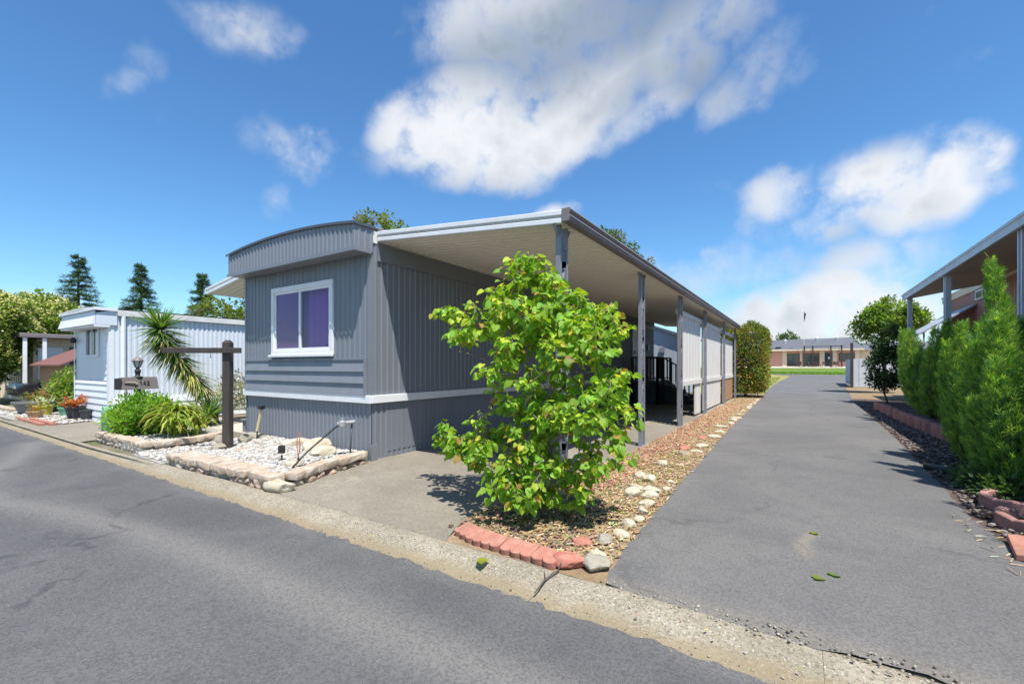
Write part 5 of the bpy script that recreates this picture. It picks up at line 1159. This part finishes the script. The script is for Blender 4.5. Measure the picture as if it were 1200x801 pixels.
def border(poly, label_top, label_low, seed, caps=.34, cross=False, top_z=.082, gap=.012, grp=None):
    r = random.Random(seed)
    for (a, b_) in zip(poly, poly[1:]):
        a = Vector((a[0], a[1], 0)); e = Vector((b_[0], b_[1], 0)); d = (e - a); L_ = d.length; d.normalize(); n = max(1, round(L_ / caps)); w = L_ / n
        s_ = Vector((-d.y, d.x, 0))
        for k in range(n):
            c = a + d * (k + .5) * w + s_ * r.uniform(-.02, .02)
            ang = r.uniform(-.05, .05); dd = Vector((d.x * math.cos(ang) - d.y * math.sin(ang), d.x * math.sin(ang) + d.y * math.cos(ang), 0))
            if cross: block('cap_block', label_top, grp, c + s_ * .06, (-dd.y, dd.x), .34, w - gap, .085, top_z + r.uniform(-.006, .006), seed * 100 + k + int(a.x * 10), 'cap_stone')
            else: block('cap_block', label_top, grp, c, dd, w - gap, .20, .09, top_z + r.uniform(-.006, .006), seed * 100 + k + int(a.x * 10), 'cap_stone')
        n2 = max(2, round(L_ / .21))
        for k in range(n2):
            c = a + d * (k + .5) * L_ / n2 - s_ * .015
            rock('base_stone', label_low, grp, c.x, c.y, (.105 + r.uniform(-.02, .02), .09, .058 + r.uniform(-.012, .012)), seed * 300 + k + int(a.x * 7), 'block_rose' if r.random() < .88 else 'grey_rock', -.01, math.atan2(d.y, d.x), .25, 8, 'edging stone')
border([(-7.62, 2.80), (-5.55, 2.84)], 'narrow rose concrete block laid crosswise on the front edge of the white gravel bed', 'rounded base stone under the crosswise front blocks of the gravel bed', 3, .20, True, grp='front edging of the gravel bed')
border([(-5.55, 2.86), (-5.02, 2.86)], 'long tan cap block at the front right corner of the gravel bed', 'rounded base stone under the corner cap block', 4, .5, grp='corner edging of the gravel bed')
border([(-5.03, 2.98), (-5.28, 3.75), (-5.42, 4.36)], 'long tan cap block on the driveway side of the gravel bed', 'base stone under the cap blocks on the driveway side', 5, .42, grp='side edging of the gravel bed')
border([(-11.25, 2.92), (-9.0, 2.90)], 'rose cap block on the street edge of the shrub bed', 'base stone under the street edge of the shrub bed', 6, .36, grp='front edging of the shrub bed')
border([(-8.98, 2.98), (-9.05, 3.6), (-9.35, 4.25)], 'rose cap block on the path side of the shrub bed', 'base stone under the path side of the shrub bed', 7, .42, grp='side edging of the shrub bed')
rock('corner_rock', 'large pale wedge-shaped rock below the gravel bed corner', None, -4.98, 2.84, (.20, .12, .09), 71, 'pale_rock', 0, .25, .35, 8, 'rock')
rock('corner_rock', 'small reddish rock beside the pale wedge rock', None, -5.32, 2.82, (.12, .09, .08), 72, 'block_rose', 0, .1, .3, 8, 'rock')
for k, (x, y, q, lb, mt) in enumerate([(-6.9, 4.22, (.26, .14, .09), 'long flat pale rock lying against the skirting', 'pale_rock'), (-6.25, 4.16, (.25, .17, .13), 'largest pale rock against the middle of the skirting', 'pale_rock'), (-5.82, 3.98, (.20, .13, .10), 'pale slanted rock beside the gas pipe', 'pale_rock'), (-8.3, 4.25, (.24, .16, .08), 'flat brown-grey rock at the end of the concrete path', 'grey_rock'), (-8.05, 3.98, (.13, .10, .09), 'dark brown rock right behind the signpost', 'grey_rock'), (-8.35, 3.72, (.10, .09, .09), 'dark brown rock left of the signpost', 'grey_rock'), (-7.68, 3.40, (.13, .10, .07), 'grey-green rounded stone at the foot of the signpost', 'grey_rock'), (-5.55, 3.35, (.14, .11, .06), 'whitish flat rock inside the driveway side of the gravel', 'pale_rock'), (-7.3, 3.55, (.10, .07, .04), 'tan pebble lying on the white gravel', 'block_rose')]):
    rock('garden_rock', lb, 'rocks on the gravel bed', x, y, q, 210 + k, mt, .10, None, .3, 8, 'rock')
# left edge strip by the pots
for k, (x, y) in enumerate(((-17.3, 2.83), (-16.6, 2.85), (-15.9, 2.87))): 
    pass
for k, (x0, x1, y, lb) in enumerate(((-17.5, -15.1, 2.86, 'long red brick strip nearest the kerb by the pots'), (-17.0, -14.95, 3.02, 'second red brick strip behind the first by the pots'))):
    b = B(); n = 10
    for q in range(n): w = (x1 - x0) / n; b.box(x0 + q * w + .004, y - .055, -.02, x0 + (q + 1) * w - .004, y + .055, .07 + .006 * math.sin(q * 2.1))
    tagp(b.build('brick_strip', M['terracotta'], None, False, .006), lb, 'brick edging', None)
border([(-23.5, 3.05), (-19.7, 3.2)], 'pale cream block of the low edging at the far left', 'pale base stone of the low edging at the far left', 8, .6, grp='pale edging at the far left', top_z=.06)

# white gravel, bark and chips: masses nobody could count
def in_poly(x, y, P):
    c = False
    for (x0, y0), (x1, y1) in zip(P, P[1:] + P[:1]):
        if (y0 > y) != (y1 > y) and x < (x1 - x0) * (y - y0) / (y1 - y0) + x0: c = not c
    return c
def pebbles(name, P, n, z, size, cols, seed, mat, flat=.6, hfun=None):
    r = random.Random(seed); xs_ = [p[0] for p in P]; ys_ = [p[1] for p in P]; b = B(); V, F = ICO0; k = 0
    while k < n:
        x, y = r.uniform(min(xs_), max(xs_)), r.uniform(min(ys_), max(ys_))
        if not in_poly(x, y, P): continue
        k += 1; s_ = size * r.uniform(.55, 1.3); q = (s_ * r.uniform(.8, 1.3), s_, s_ * flat * r.uniform(.7, 1.2)); a = r.uniform(0, 3.1); c = cols[r.randrange(len(cols))]; m_ = r.uniform(.8, 1.12); b.cm = tuple(min(.9, v * m_) for v in c)
        zz = z + (hfun(x, y) if hfun else 0) + r.uniform(0, .012); n0 = len(b.v); ta = r.uniform(-.5, .5)
        for p in V:
            X, Y = rot2(p.x * q[0] * r.uniform(.8, 1.15), p.y * q[1], a); b.v.append((x + X, y + Y, zz + p.z * q[2] + X * ta * .6))
        for f in F: b.face(tuple(n0 + i for i in f))
    o = b.build(name, M[mat], None, True, 0, True); o['kind'] = 'stuff'; return o
W3 = [(.58, .57, .54), (.50, .48, .44), (.64, .63, .61), (.27, .25, .22), (.48, .43, .36), (.36, .34, .31)]
pebbles('white_gravel', [(-7.5, 2.95), (-5.2, 2.95), (-5.48, 4.42), (-8.9, 4.45), (-8.05, 3.9)], 5200, .10, .030, W3, 301, 'stone_attr', .7, lambda x, y: .03 * math.sin(x * 2.2) * math.sin(y * 3) + .02)
pebbles('path_gravel', [(-8.9, 2.72), (-7.75, 2.72), (-8.1, 3.8), (-9.0, 4.4), (-9.3, 4.05)], 1500, .028, .028, W3, 302, 'stone_attr', .7)
pebbles('shrub_bed_gravel', [(-11.2, 3.0), (-9.1, 2.98), (-9.5, 4.0), (-11.3, 4.5), (-11.4, 3.8)], 1700, .09, .032, W3, 303, 'stone_attr', .7)
pebbles('pot_gravel_stones', [(-20.9, 2.78), (-17.3, 2.95), (-15.0, 3.1), (-15.2, 3.75), (-20.9, 4.0)], 1500, .035, .035, W3, 304, 'stone_attr', .7)
pebbles('bark_chips', [(1.45, 4.4), (1.42, 6.1), (1.55, 8.9), (1.68, 12.7), (1.85, 20), (2.3, 20), (2.3, 8), (2.8, 6), (2.6, 4.4)], 5200, .012, .026, [(.10, .075, .065), (.17, .13, .115), (.24, .20, .18), (.07, .05, .045), (.30, .27, .25)], 305, 'chip_attr', .45)
pebbles('lava_rock', [(-2.25, 4.6), (-1.9, 4.6), (-1.75, 8), (-1.7, 12), (-1.75, 18), (-2.3, 18), (-2.3, 8)], 2600, .006, .024, [(.40, .15, .115), (.46, .21, .16), (.34, .13, .10), (.5, .28, .2)], 306, 'chip_attr', .6)
def chips(name, P, n, cols, seed, size=(.03, .12), wid=.006, z=.012):
    r = random.Random(seed); xs_ = [p[0] for p in P]; ys_ = [p[1] for p in P]; b = B(); k = 0
    while k < n:
        x, y = r.uniform(min(xs_), max(xs_)), r.uniform(min(ys_), max(ys_))
        if not in_poly(x, y, P): continue
        k += 1; L_ = r.uniform(*size); a = r.uniform(0, 3.14); dx, dy = math.cos(a) * L_ / 2, math.sin(a) * L_ / 2; w = wid * r.uniform(.6, 2.2); nx, ny = -math.sin(a) * w, math.cos(a) * w; z0, z1 = z + r.uniform(0, .012), z + r.uniform(0, .02)
        b.cm = tuple(v * r.uniform(.75, 1.2) for v in cols[r.randrange(len(cols))])
        b.quad((x-dx-nx, y-dy-ny, z0), (x+dx-nx, y+dy-ny, z1), (x+dx+nx, y+dy+ny, z1 + .004), (x-dx+nx, y-dy+ny, z0 + .004))
    o = b.build(name, M['chip_attr'], None, False, 0, True); o['kind'] = 'stuff'; return o
chips('wood_mulch', [(-2.35, 2.95), (-1.12, 2.95), (-1.2, 6), (-1.32, 12), (-1.38, 24), (-2.3, 24), (-2.3, 7.5), (-2.45, 5), (-2.6, 3.4)], 24000, [(.50, .36, .20), (.42, .29, .15), (.34, .23, .13), (.60, .49, .32), (.26, .18, .11), (.44, .27, .18), (.38, .34, .14)], 311, (.015, .065), .0035)
chips('dry_leaves', [(-2.6, 3.0), (-1.5, 3.0), (-1.5, 4.4), (-2.5, 4.4)], 500, [(.16, .11, .08), (.24, .17, .11), (.10, .07, .055)], 312, (.02, .045), .010)
chips('straw_litter', [(1.22, 4.3), (1.55, 4.3), (1.62, 5.5), (1.2, 5.9)], 75, [(.42, .35, .22), (.48, .41, .27), (.32, .25, .15)], 313, (.03, .13), .002)
chips('kerb_litter', [(-5, 2.45), (1.2, 2.45), (1.2, 2.80), (-5, 2.74)], 45, [(.42, .32, .18), (.36, .27, .15)], 314, (.008, .022), .003, .003)
pebbles('edge_grit', [(-1.1, 2.68), (1.6, 2.68), (1.6, 2.86), (-1.1, 2.82)], 230, .008, .008, [(.34, .30, .24), (.26, .235, .19), (.45, .41, .33)], 315, 'chip_attr', .7)
pebbles('gutter_grit', [(-9, 2.36), (1.2, 2.36), (1.2, 2.46), (-9, 2.46)], 420, -.036, .005, [(.42, .37, .28), (.34, .29, .21)], 316, 'chip_attr', .7)
def tufts(name, P, n, h, cols, seed, z=0.):
    r = np.random.RandomState(seed); L = Leaves(seed); xs_ = [p[0] for p in P]; ys_ = [p[1] for p in P]; k = 0
    while k < n:
        x, y = r.uniform(min(xs_), max(xs_)), r.uniform(min(ys_), max(ys_))
        if not in_poly(x, y, P): continue
        k += 1
        for _ in range(9): a = r.uniform(0, 6.28); L.put((x + r.normal() * .02, y + r.normal() * .02, gz(0, y) + z), (math.cos(a) * .6, math.sin(a) * .6, r.uniform(.6, 1.4)), (0, 0, 1), h * r.uniform(.5, 1.2), jit(r, cols[r.choice(len(cols))], .25))
    o = L.build(name, M['leaf'], None, 'blade'); o['kind'] = 'stuff'
tufts('grass_tufts', [(-1.55, 25.5), (-1.75, 60), (-6, 60), (-6, 25.5)], 700, .16, [(.22, .26, .05), (.34, .32, .10), (.14, .22, .03)], 321)
tufts('strip_weeds', [(-1.9, 3.3), (-1.3, 4.4), (-1.35, 7), (-1.9, 7.5), (-2.2, 5.2)], 95, .055, [(.22, .27, .05), (.34, .32, .10)], 322, .004)
tufts('lawn_edge_grass', [(-12, 74.2), (8, 74.2), (8, 80), (-12, 80)], 1600, .22, [(.12, .24, .025), (.17, .29, .035)], 323, .01)

# ------------------------------------------------------------------ right-hand edging, planters and slabs
def curved_block(label, cx, cy, rad, a0, a1, h, th, z, mat, n_sc, name='edging_block', group=None, cat='edging block', amp=.02):
    b = B(); n = 10 * n_sc; prev = None
    for k in range(n + 1):
        t = k / n; a = a0 + (a1 - a0) * t; zt = z + h - amp + amp * abs(math.sin(math.pi * n_sc * t)) ** .7; c, s_ = math.cos(a), math.sin(a); ro = rad + .012 * abs(math.sin(math.pi * n_sc * t))
        ring = b.add([(c * (rad - th), s_ * (rad - th), z), (c * ro, s_ * ro, z), (c * ro, s_ * ro, zt - .012), (c * (ro - .012), s_ * (ro - .012), zt), (c * (rad - th + .01), s_ * (rad - th + .01), zt), (c * (rad - th), s_ * (rad - th), zt - .01)])
        if prev is not None:
            for q in range(6): w = (q + 1) % 6; b.face((prev+q, prev+w, ring+w, ring+q))
        else: b.face(tuple(ring + q for q in range(6)))
        prev = ring
    b.face(tuple(prev + q for q in range(6))[::-1])
    o = b.build(name, M[mat], None, False, .004); o.location = (cx, cy, 0); return tagp(o, label, cat, group)
curved_block('dusky pink scalloped C-shaped block, the shaded one set farther back by the drive', 1.86, 6.42, .30, 1.9, 5.6, .14, .06, 0, 'pink_block', 4)
curved_block('dusky pink scalloped C-shaped block with its near end in sun', 1.80, 5.72, .31, 2.0, 5.5, .13, .06, 0, 'pink_block', 4)
for k, y in enumerate((11.6, 12.15, 12.75, 13.35, 14.0, 14.7, 15.5, 16.4, 17.4, 18.5)):
    curved_block('curved dusky pink edging block in the row below the junipers', 2.62 - .02 * k * .3, y, .34 + .02 * k, math.pi - .95, math.pi + .95, .27, .09, 0, 'pink_block', 2, group='curved edging blocks below the junipers', amp=.012)
b = B(); b.prism([(1.33, 4.72), (1.62, 4.66), (1.72, 5.12), (1.42, 5.22)], lambda u, v, t: (u, v, t + (u - 1.33) * .12), .01, .06); tagp(b.build('clay_slab', M['terracotta'], None, False, .008), 'flat terracotta slab resting beside the sunlit scalloped block', 'slab')
b = B(); b.prism([(1.34, 4.2), (1.75, 4.15), (1.8, 4.6), (1.42, 4.66)], lambda u, v, t: (u, v, t + (u - 1.3) * .08), .0, .055); tagp(b.build('clay_slab', M['terracotta'], None, False, .008), 'terracotta slab nearest the street, partly cut by the right edge', 'slab')
b = B(); b.tube([(1.47, 8.30, .045), (1.62, 8.18, .05), (1.82, 8.05, .055)], .04, 10); tagp(b.build('drain_pipe', M['dark_green_tube'], None, True), 'short dark green pipe end sticking out of the bark bed', 'pipe')
b = B(); b.tube([(1.85, 5.3, .02), (2.3, 5.9, .16), (2.6, 6.4, .2)], [.02, .018, .012], 7); tagp(b.build('dry_stick', M['straw'], None, True), 'pale dry stick lying across the scalloped block', 'stick')
# fallen leaves and a twig on the drive and kerb
GL = 'fallen leaves on the driveway'
for k, (x, y, s_, lb) in enumerate(((.11, 4.52, .05, 'yellow-green fallen leaf by the pale stain on the driveway'), (.19, 3.72, .055, 'curled green fallen leaf, right one of the pair near the kerb'), (.085, 3.60, .05, 'flat yellow-green fallen leaf, left one of the pair near the kerb'), (-1.95, 2.58, .06, 'green leaf sprig fallen on the kerb below the red bricks'))):
    T, Fc = TEMPL['heart']; r = np.random.RandomState(500 + k); nlf = 2 if k == 3 else 1; P = [(x + r.normal() * .02, y + r.normal() * .02, .022 if k < 3 else .018) for _ in range(nlf)]; D2 = [unit(r) * (1, 1, .15) for _ in range(nlf)]
    V, F, C = leaf_arrays(P, D2, [(0, 0, 1)] * nlf, [s_ * 1.45] * nlf, [jit(r, (.26, .30, .05) if k != 1 else (.16, .26, .04), .15) for _ in range(nlf)], 'heart'); tagp(np_obj('fallen_leaf', V, F, M['leaf'], None, C), lb, 'leaf', GL)
b = B(); b.tube([(-1.40, 2.44, .0), (-1.41, 2.6, .022), (-1.38, 2.72, .035), (-1.40, 2.83, .06)], [.004, .006, .006, .004], 6); b.tube([(-1.41, 2.6, .022), (-1.46, 2.68, .03)], [.004, .002], 5); tagp(b.build('twig', M['bark'], None, True), 'thin dark twig lying across the kerb by the red bricks', 'twig')

# ------------------------------------------------------------------ things standing in the beds
sp = thing('signpost', 'dark brown wooden T-shaped signpost with an empty hanging arm', 'signpost', (-7.72, 3.55, .1))
ax = Vector((.838, .545, 0)); b = B(); b.obox((-7.72, 3.55, .93), ax * .058, Vector((-.545, .838, 0)) * .058, (0, 0, .87)); b.hexa([tuple(Vector((-7.72, 3.55, 1.80)) + ax * (.058 * sx * k) + Vector((-.545, .838, 0)) * (.058 * sy * k) + Vector((0, 0, dz))) for k, dz in ((1, 0), (.5, .045)) for sx, sy in ((-1, -1), (1, -1), (1, 1), (-1, 1))]); b.build('post', M['black_wood'], sp, False, .006)
b = B(); p0 = Vector((-7.72, 3.55, 1.675)) - ax * .98 - Vector((-.545, .838, 0)) * .09; p1 = p0 + ax * 1.24; b.beam(p0, p1, .05, .085); b.build('arm', M['black_wood'], sp, False, .006)
for k in (.25, .85):
    b = B(); q = p0 + ax * k * .9 - Vector((0, 0, .045)); b.tube([q + Vector((0, 0, .01)), q - Vector((0, 0, .03)), q - Vector((.01, 0, .055)), q - Vector((0, 0, .075)), q - Vector((-.01, 0, .055)), q - Vector((0, 0, .035))], .004, 5); b.build('hook', M['black_metal'], sp)
# house number box with a lantern on top
C0 = Vector((-11.38, 3.52, 1.08)); fx = Vector((.30, -1.0, 0)); WXv = Vector((-.18, .68, 0)).normalized()      # width axis, near end to far end
WXv = (Vector((-11.45, 3.86, 0)) - Vector((-11.30, 3.22, 0))).normalized(); NR = Vector((-WXv.y, WXv.x, 0)); NR = NR if NR.x > 0 else -NR
mb = thing('number_box', 'grey house number box reading 142 with a small lantern on top', 'number box', (C0.x, C0.y, .08))
b = B(); hw = .335
def mp_(u, n, z): v = C0 + WXv * u + NR * n; return (v.x, v.y, C0.z + z)
b.hexa([mp_(-hw, -.11, -.125), mp_(-hw, .11, -.125), mp_(hw, .11, -.125), mp_(hw, -.11, -.125), mp_(-hw, -.10, .095), mp_(-hw, .05, .125), mp_(hw, .05, .125), mp_(hw, -.10, .095)]); bx_ = b.build('box', M['mail_grey'], mb, False, .008)
b = B(); b.obox(Vector(mp_(-hw - .006, -.01, -.01)), WXv * .006, NR * .105, (0, 0, .11)); b.build('end_plate', M['mail_dark'], mb)
b = B(); b.obox((C0.x, C0.y, .50), WXv * .045, NR * .045, (0, 0, .45)); b.build('post', M['mail_grey'], mb)
SEG = {'1': ['b', 'c'], '4': ['f', 'g', 'b', 'c'], '2': ['a', 'b', 'g', 'e', 'd']}
slope = Vector((0, 0, 0))
def on_face(u, v):       # on the tilted front face: u along the box, v up
    t = (v + .125) / .25; n = .11 + (.05 - .11) * t + .0045; return Vector(mp_(u, n, v))
def stroke(b, u0, v0, u1, v1, w=.016):
    du, dv = u1 - u0, v1 - v0; w *= .8; L_ = math.hypot(du, dv); nu, nv = -dv / L_ * w / 2, du / L_ * w / 2; eu, ev = du / L_ * w / 2, dv / L_ * w / 2
    q = [on_face(u0 - eu + nu, v0 - ev + nv), on_face(u0 - eu - nu, v0 - ev - nv), on_face(u1 + eu - nu, v1 + ev - nv), on_face(u1 + eu + nu, v1 + ev + nv)]
    b.hexa([tuple(p) for p in q] + [tuple(p + NR * .006) for p in q])
def digits(b, text, u0, v0, w, h, gap):
    for k, ch_ in enumerate(text):
        a = u0 + k * (w + gap)
        if ch_ == '1': stroke(b, a + w * .6, v0, a + w * .6, v0 + h); stroke(b, a + w * .25, v0 + h * .78, a + w * .6, v0 + h)
        if ch_ == '4': stroke(b, a + w * .75, v0, a + w * .75, v0 + h); stroke(b, a, v0 + h * .35, a + w, v0 + h * .35); stroke(b, a, v0 + h * .35, a + w * .7, v0 + h)
        if ch_ == '2': stroke(b, a, v0, a + w, v0); stroke(b, a, v0, a + w, v0 + h * .62); stroke(b, a + w, v0 + h * .62, a + w * .8, v0 + h); stroke(b, a + w * .8, v0 + h, a + w * .1, v0 + h * .92)
b = B(); digits(b, '142', -.01, -.04, .04, .075, .025); b.build('numerals', M['mail_dark'], bx_)
b = B(); stroke(b, -.27, -.01, -.10, -.035, .03); stroke(b, -.10, -.075, -.06, -.03, .02); b.build('emblem', M['mail_dark'], bx_)
b = B(); stroke(b, -.24, .025, -.09, .02, .026); stroke(b, -.09, .01, -.06, -.01, .03); b.build('emblem_wing', M['tan_mark'], bx_)
lt = thing('lantern', 'small grey lantern standing on the house number box', 'lantern', (C0.x, C0.y, C0.z + .11)); lz = C0.z + .11; lx = C0.x
b = B(); b.lathe([(.085, 0), (.085, .02), (.045, .03), (.04, .09), (.052, .10), (.052, .16), (.03, .18), (.03, .20), (.055, .215)], (C0.x, C0.y, lz), 12); b.build('stem', M['mail_dark'], lt, True)
b = B(); b.lathe([(.045, .21), (.075, .30), (.08, .335)], (C0.x, C0.y, lz), 8); b.build('glass', M['lamp_glass'], lt)
b = B()
for k in range(6): a = k * math.pi / 3; c, s_ = math.cos(a), math.sin(a); b.tube([(C0.x + .047 * c, C0.y + .047 * s_, lz + .21), (C0.x + .084 * c, C0.y + .084 * s_, lz + .34)], .006, 4)
b.build('cage', M['mail_dark'], lt)
b = B(); b.lathe([(.10, .335), (.098, .35), (.05, .40), (.018, .42), (.012, .44)], (C0.x, C0.y, lz), 10); b.build('cap', M['mail_grey'], lt, True)
# mint green utility pedestal
b = B(); b.lathe([(.20, 0), (.19, .5), (.185, .55), (.15, .575), (.0, .58)], (-12.25, 3.38, .0), 18); tagp(b.build('utility_pedestal', M['mint'], None, True), 'mint green utility pedestal between the bush and the pale blue home', 'utility box')
# solar stake lights, gas pipe, grey step
def stake(x, y, z, label, h, tilt):
    t = thing('stake_light', label, 'garden light', (x, y, z)); b = B(); b.tube([(x, y, z - .05), (x + tilt * .3, y, z + h * .35)], .012, 6); b.build('stake', M['black_metal'], t)
    return t
s1 = stake(-8.05, 4.18, .10, 'tall garden stake with a bare wooden handle and black head by the grey step', .62, .02)
b = B(); b.tube([(-8.05, 4.18, .28), (-7.98, 4.22, .66)], .024, 8); b.build('handle', M['straw'], s1)
b = B(); b.obox((-7.96, 4.21, .70), (.05, 0, 0), (0, .035, 0), (.008, 0, .03)); b.build('head', M['black_metal'], s1)
s2 = stake(-5.88, 3.38, .12, 'small black stake light on the white gravel near the corner', .3, .01)
b = B(); b.obox((-5.88, 3.38, .30), (.032, .02, 0), (-.012, .02, 0), (0, 0, .05)); b.build('head', M['black_metal'], s2)
s3 = stake(-5.72, 3.52, .12, 'thin rusty double-pronged stake standing in the white gravel', .2, 0)
b = B()
for dx in (-.03, .03): b.tube([(-5.72, 3.52, .2), (-5.72 + dx, 3.52, .30), (-5.72 + dx, 3.52, .52)], .006, 5)
b.tube([(-5.75, 3.52, .52), (-5.69, 3.52, .52)], .006, 5); b.build('prongs', M['red_rock'], s3)
gp = thing('gas_pipe', 'thin dark gas pipe leaning from the gravel to a grey regulator', 'pipe', (-5.35, 3.9, .1))
b = B(); b.tube([(-5.38, 3.20, .12), (-5.42, 3.45, .30), (-5.50, 3.95, .57), (-5.50, 4.05, .58)], .012, 7); b.build('pipe', M['black_metal'], gp, True)
b = B(); b.tube([(-5.50, 4.18, .08), (-5.48, 4.2, .60)], .013, 7); b.build('riser', M['dark_trim'], gp, True)
b = B(); b.lathe([(.02, -.05), (.055, -.03), (.055, .03), (.02, .05)], (-5.50, 4.05, .60), 12); b.tube([(-5.55, 4.0, .60), (-5.44, 4.22, .62)], .026, 8); b.tube([(-5.5, 4.05, .6), (-5.5, 4.05, .69)], .012, 6); b.build('regulator', M['galv'], gp)
b = B(); b.box(-9.45, 4.62, .10, -9.10, 5.1, .33); b.box(-9.48, 4.59, .33, -9.08, 5.13, .36); tagp(b.build('side_step', M['grey_trim'], None, False, .008), 'low grey wooden step at the left corner of the grey home', 'step')
b = B(); b.box(HX1 + .03, 4.44, -.01, HX1 + .055, 4.56, .25); tagp(b.build('skirt_board', M['grey_siding'], None), 'short loose grey board standing at the skirting corner by the gravel', 'board')
# dark car half hidden under the flowering tree
car = thing('parked_car', 'dark car parked under the flowering tree at the far left', 'car', (-24.2, 5.2, 0))
b = B(); prof_ = [(-2.1, .35), (-2.15, .62), (-1.9, .78), (-1.1, .86), (-.5, 1.30), (.7, 1.34), (1.4, .95), (2.0, .88), (2.15, .6), (2.1, .35)]
b.prism(prof_, lambda u, v, t: (-24.2 + t, 5.9 + u, v), -.82, .82); b.build('body', M['car_dark'], car, False, .05)
for sx in (-.72, .72):
    for sy in (-1.3, 1.3):
        b = B(); b.lathe([(.30, -.09), (.325, -.05), (.325, .05), (.30, .09)], (0, 0, 0), 18); b.v = [(-24.2 + sx + z, 5.9 + sy + y, .325 + x) for x, y, z in b.v]; w = b.build('wheel', M['tyre'], car, True)
        b = B(); b.lathe([(.18, -.095), (.19, .095)], (0, 0, 0), 14); b.v = [(-24.2 + sx + z, 5.9 + sy + y, .325 + x) for x, y, z in b.v]; b.build('rim', M['galv'], w)
for sx in (-.55, .55): b = B(); b.obox((-24.2 + sx, 3.76, .66), (.16, 0, 0), (0, .015, 0), (0, 0, .05)); b.build('headlight', M['lamp_glass'], car)
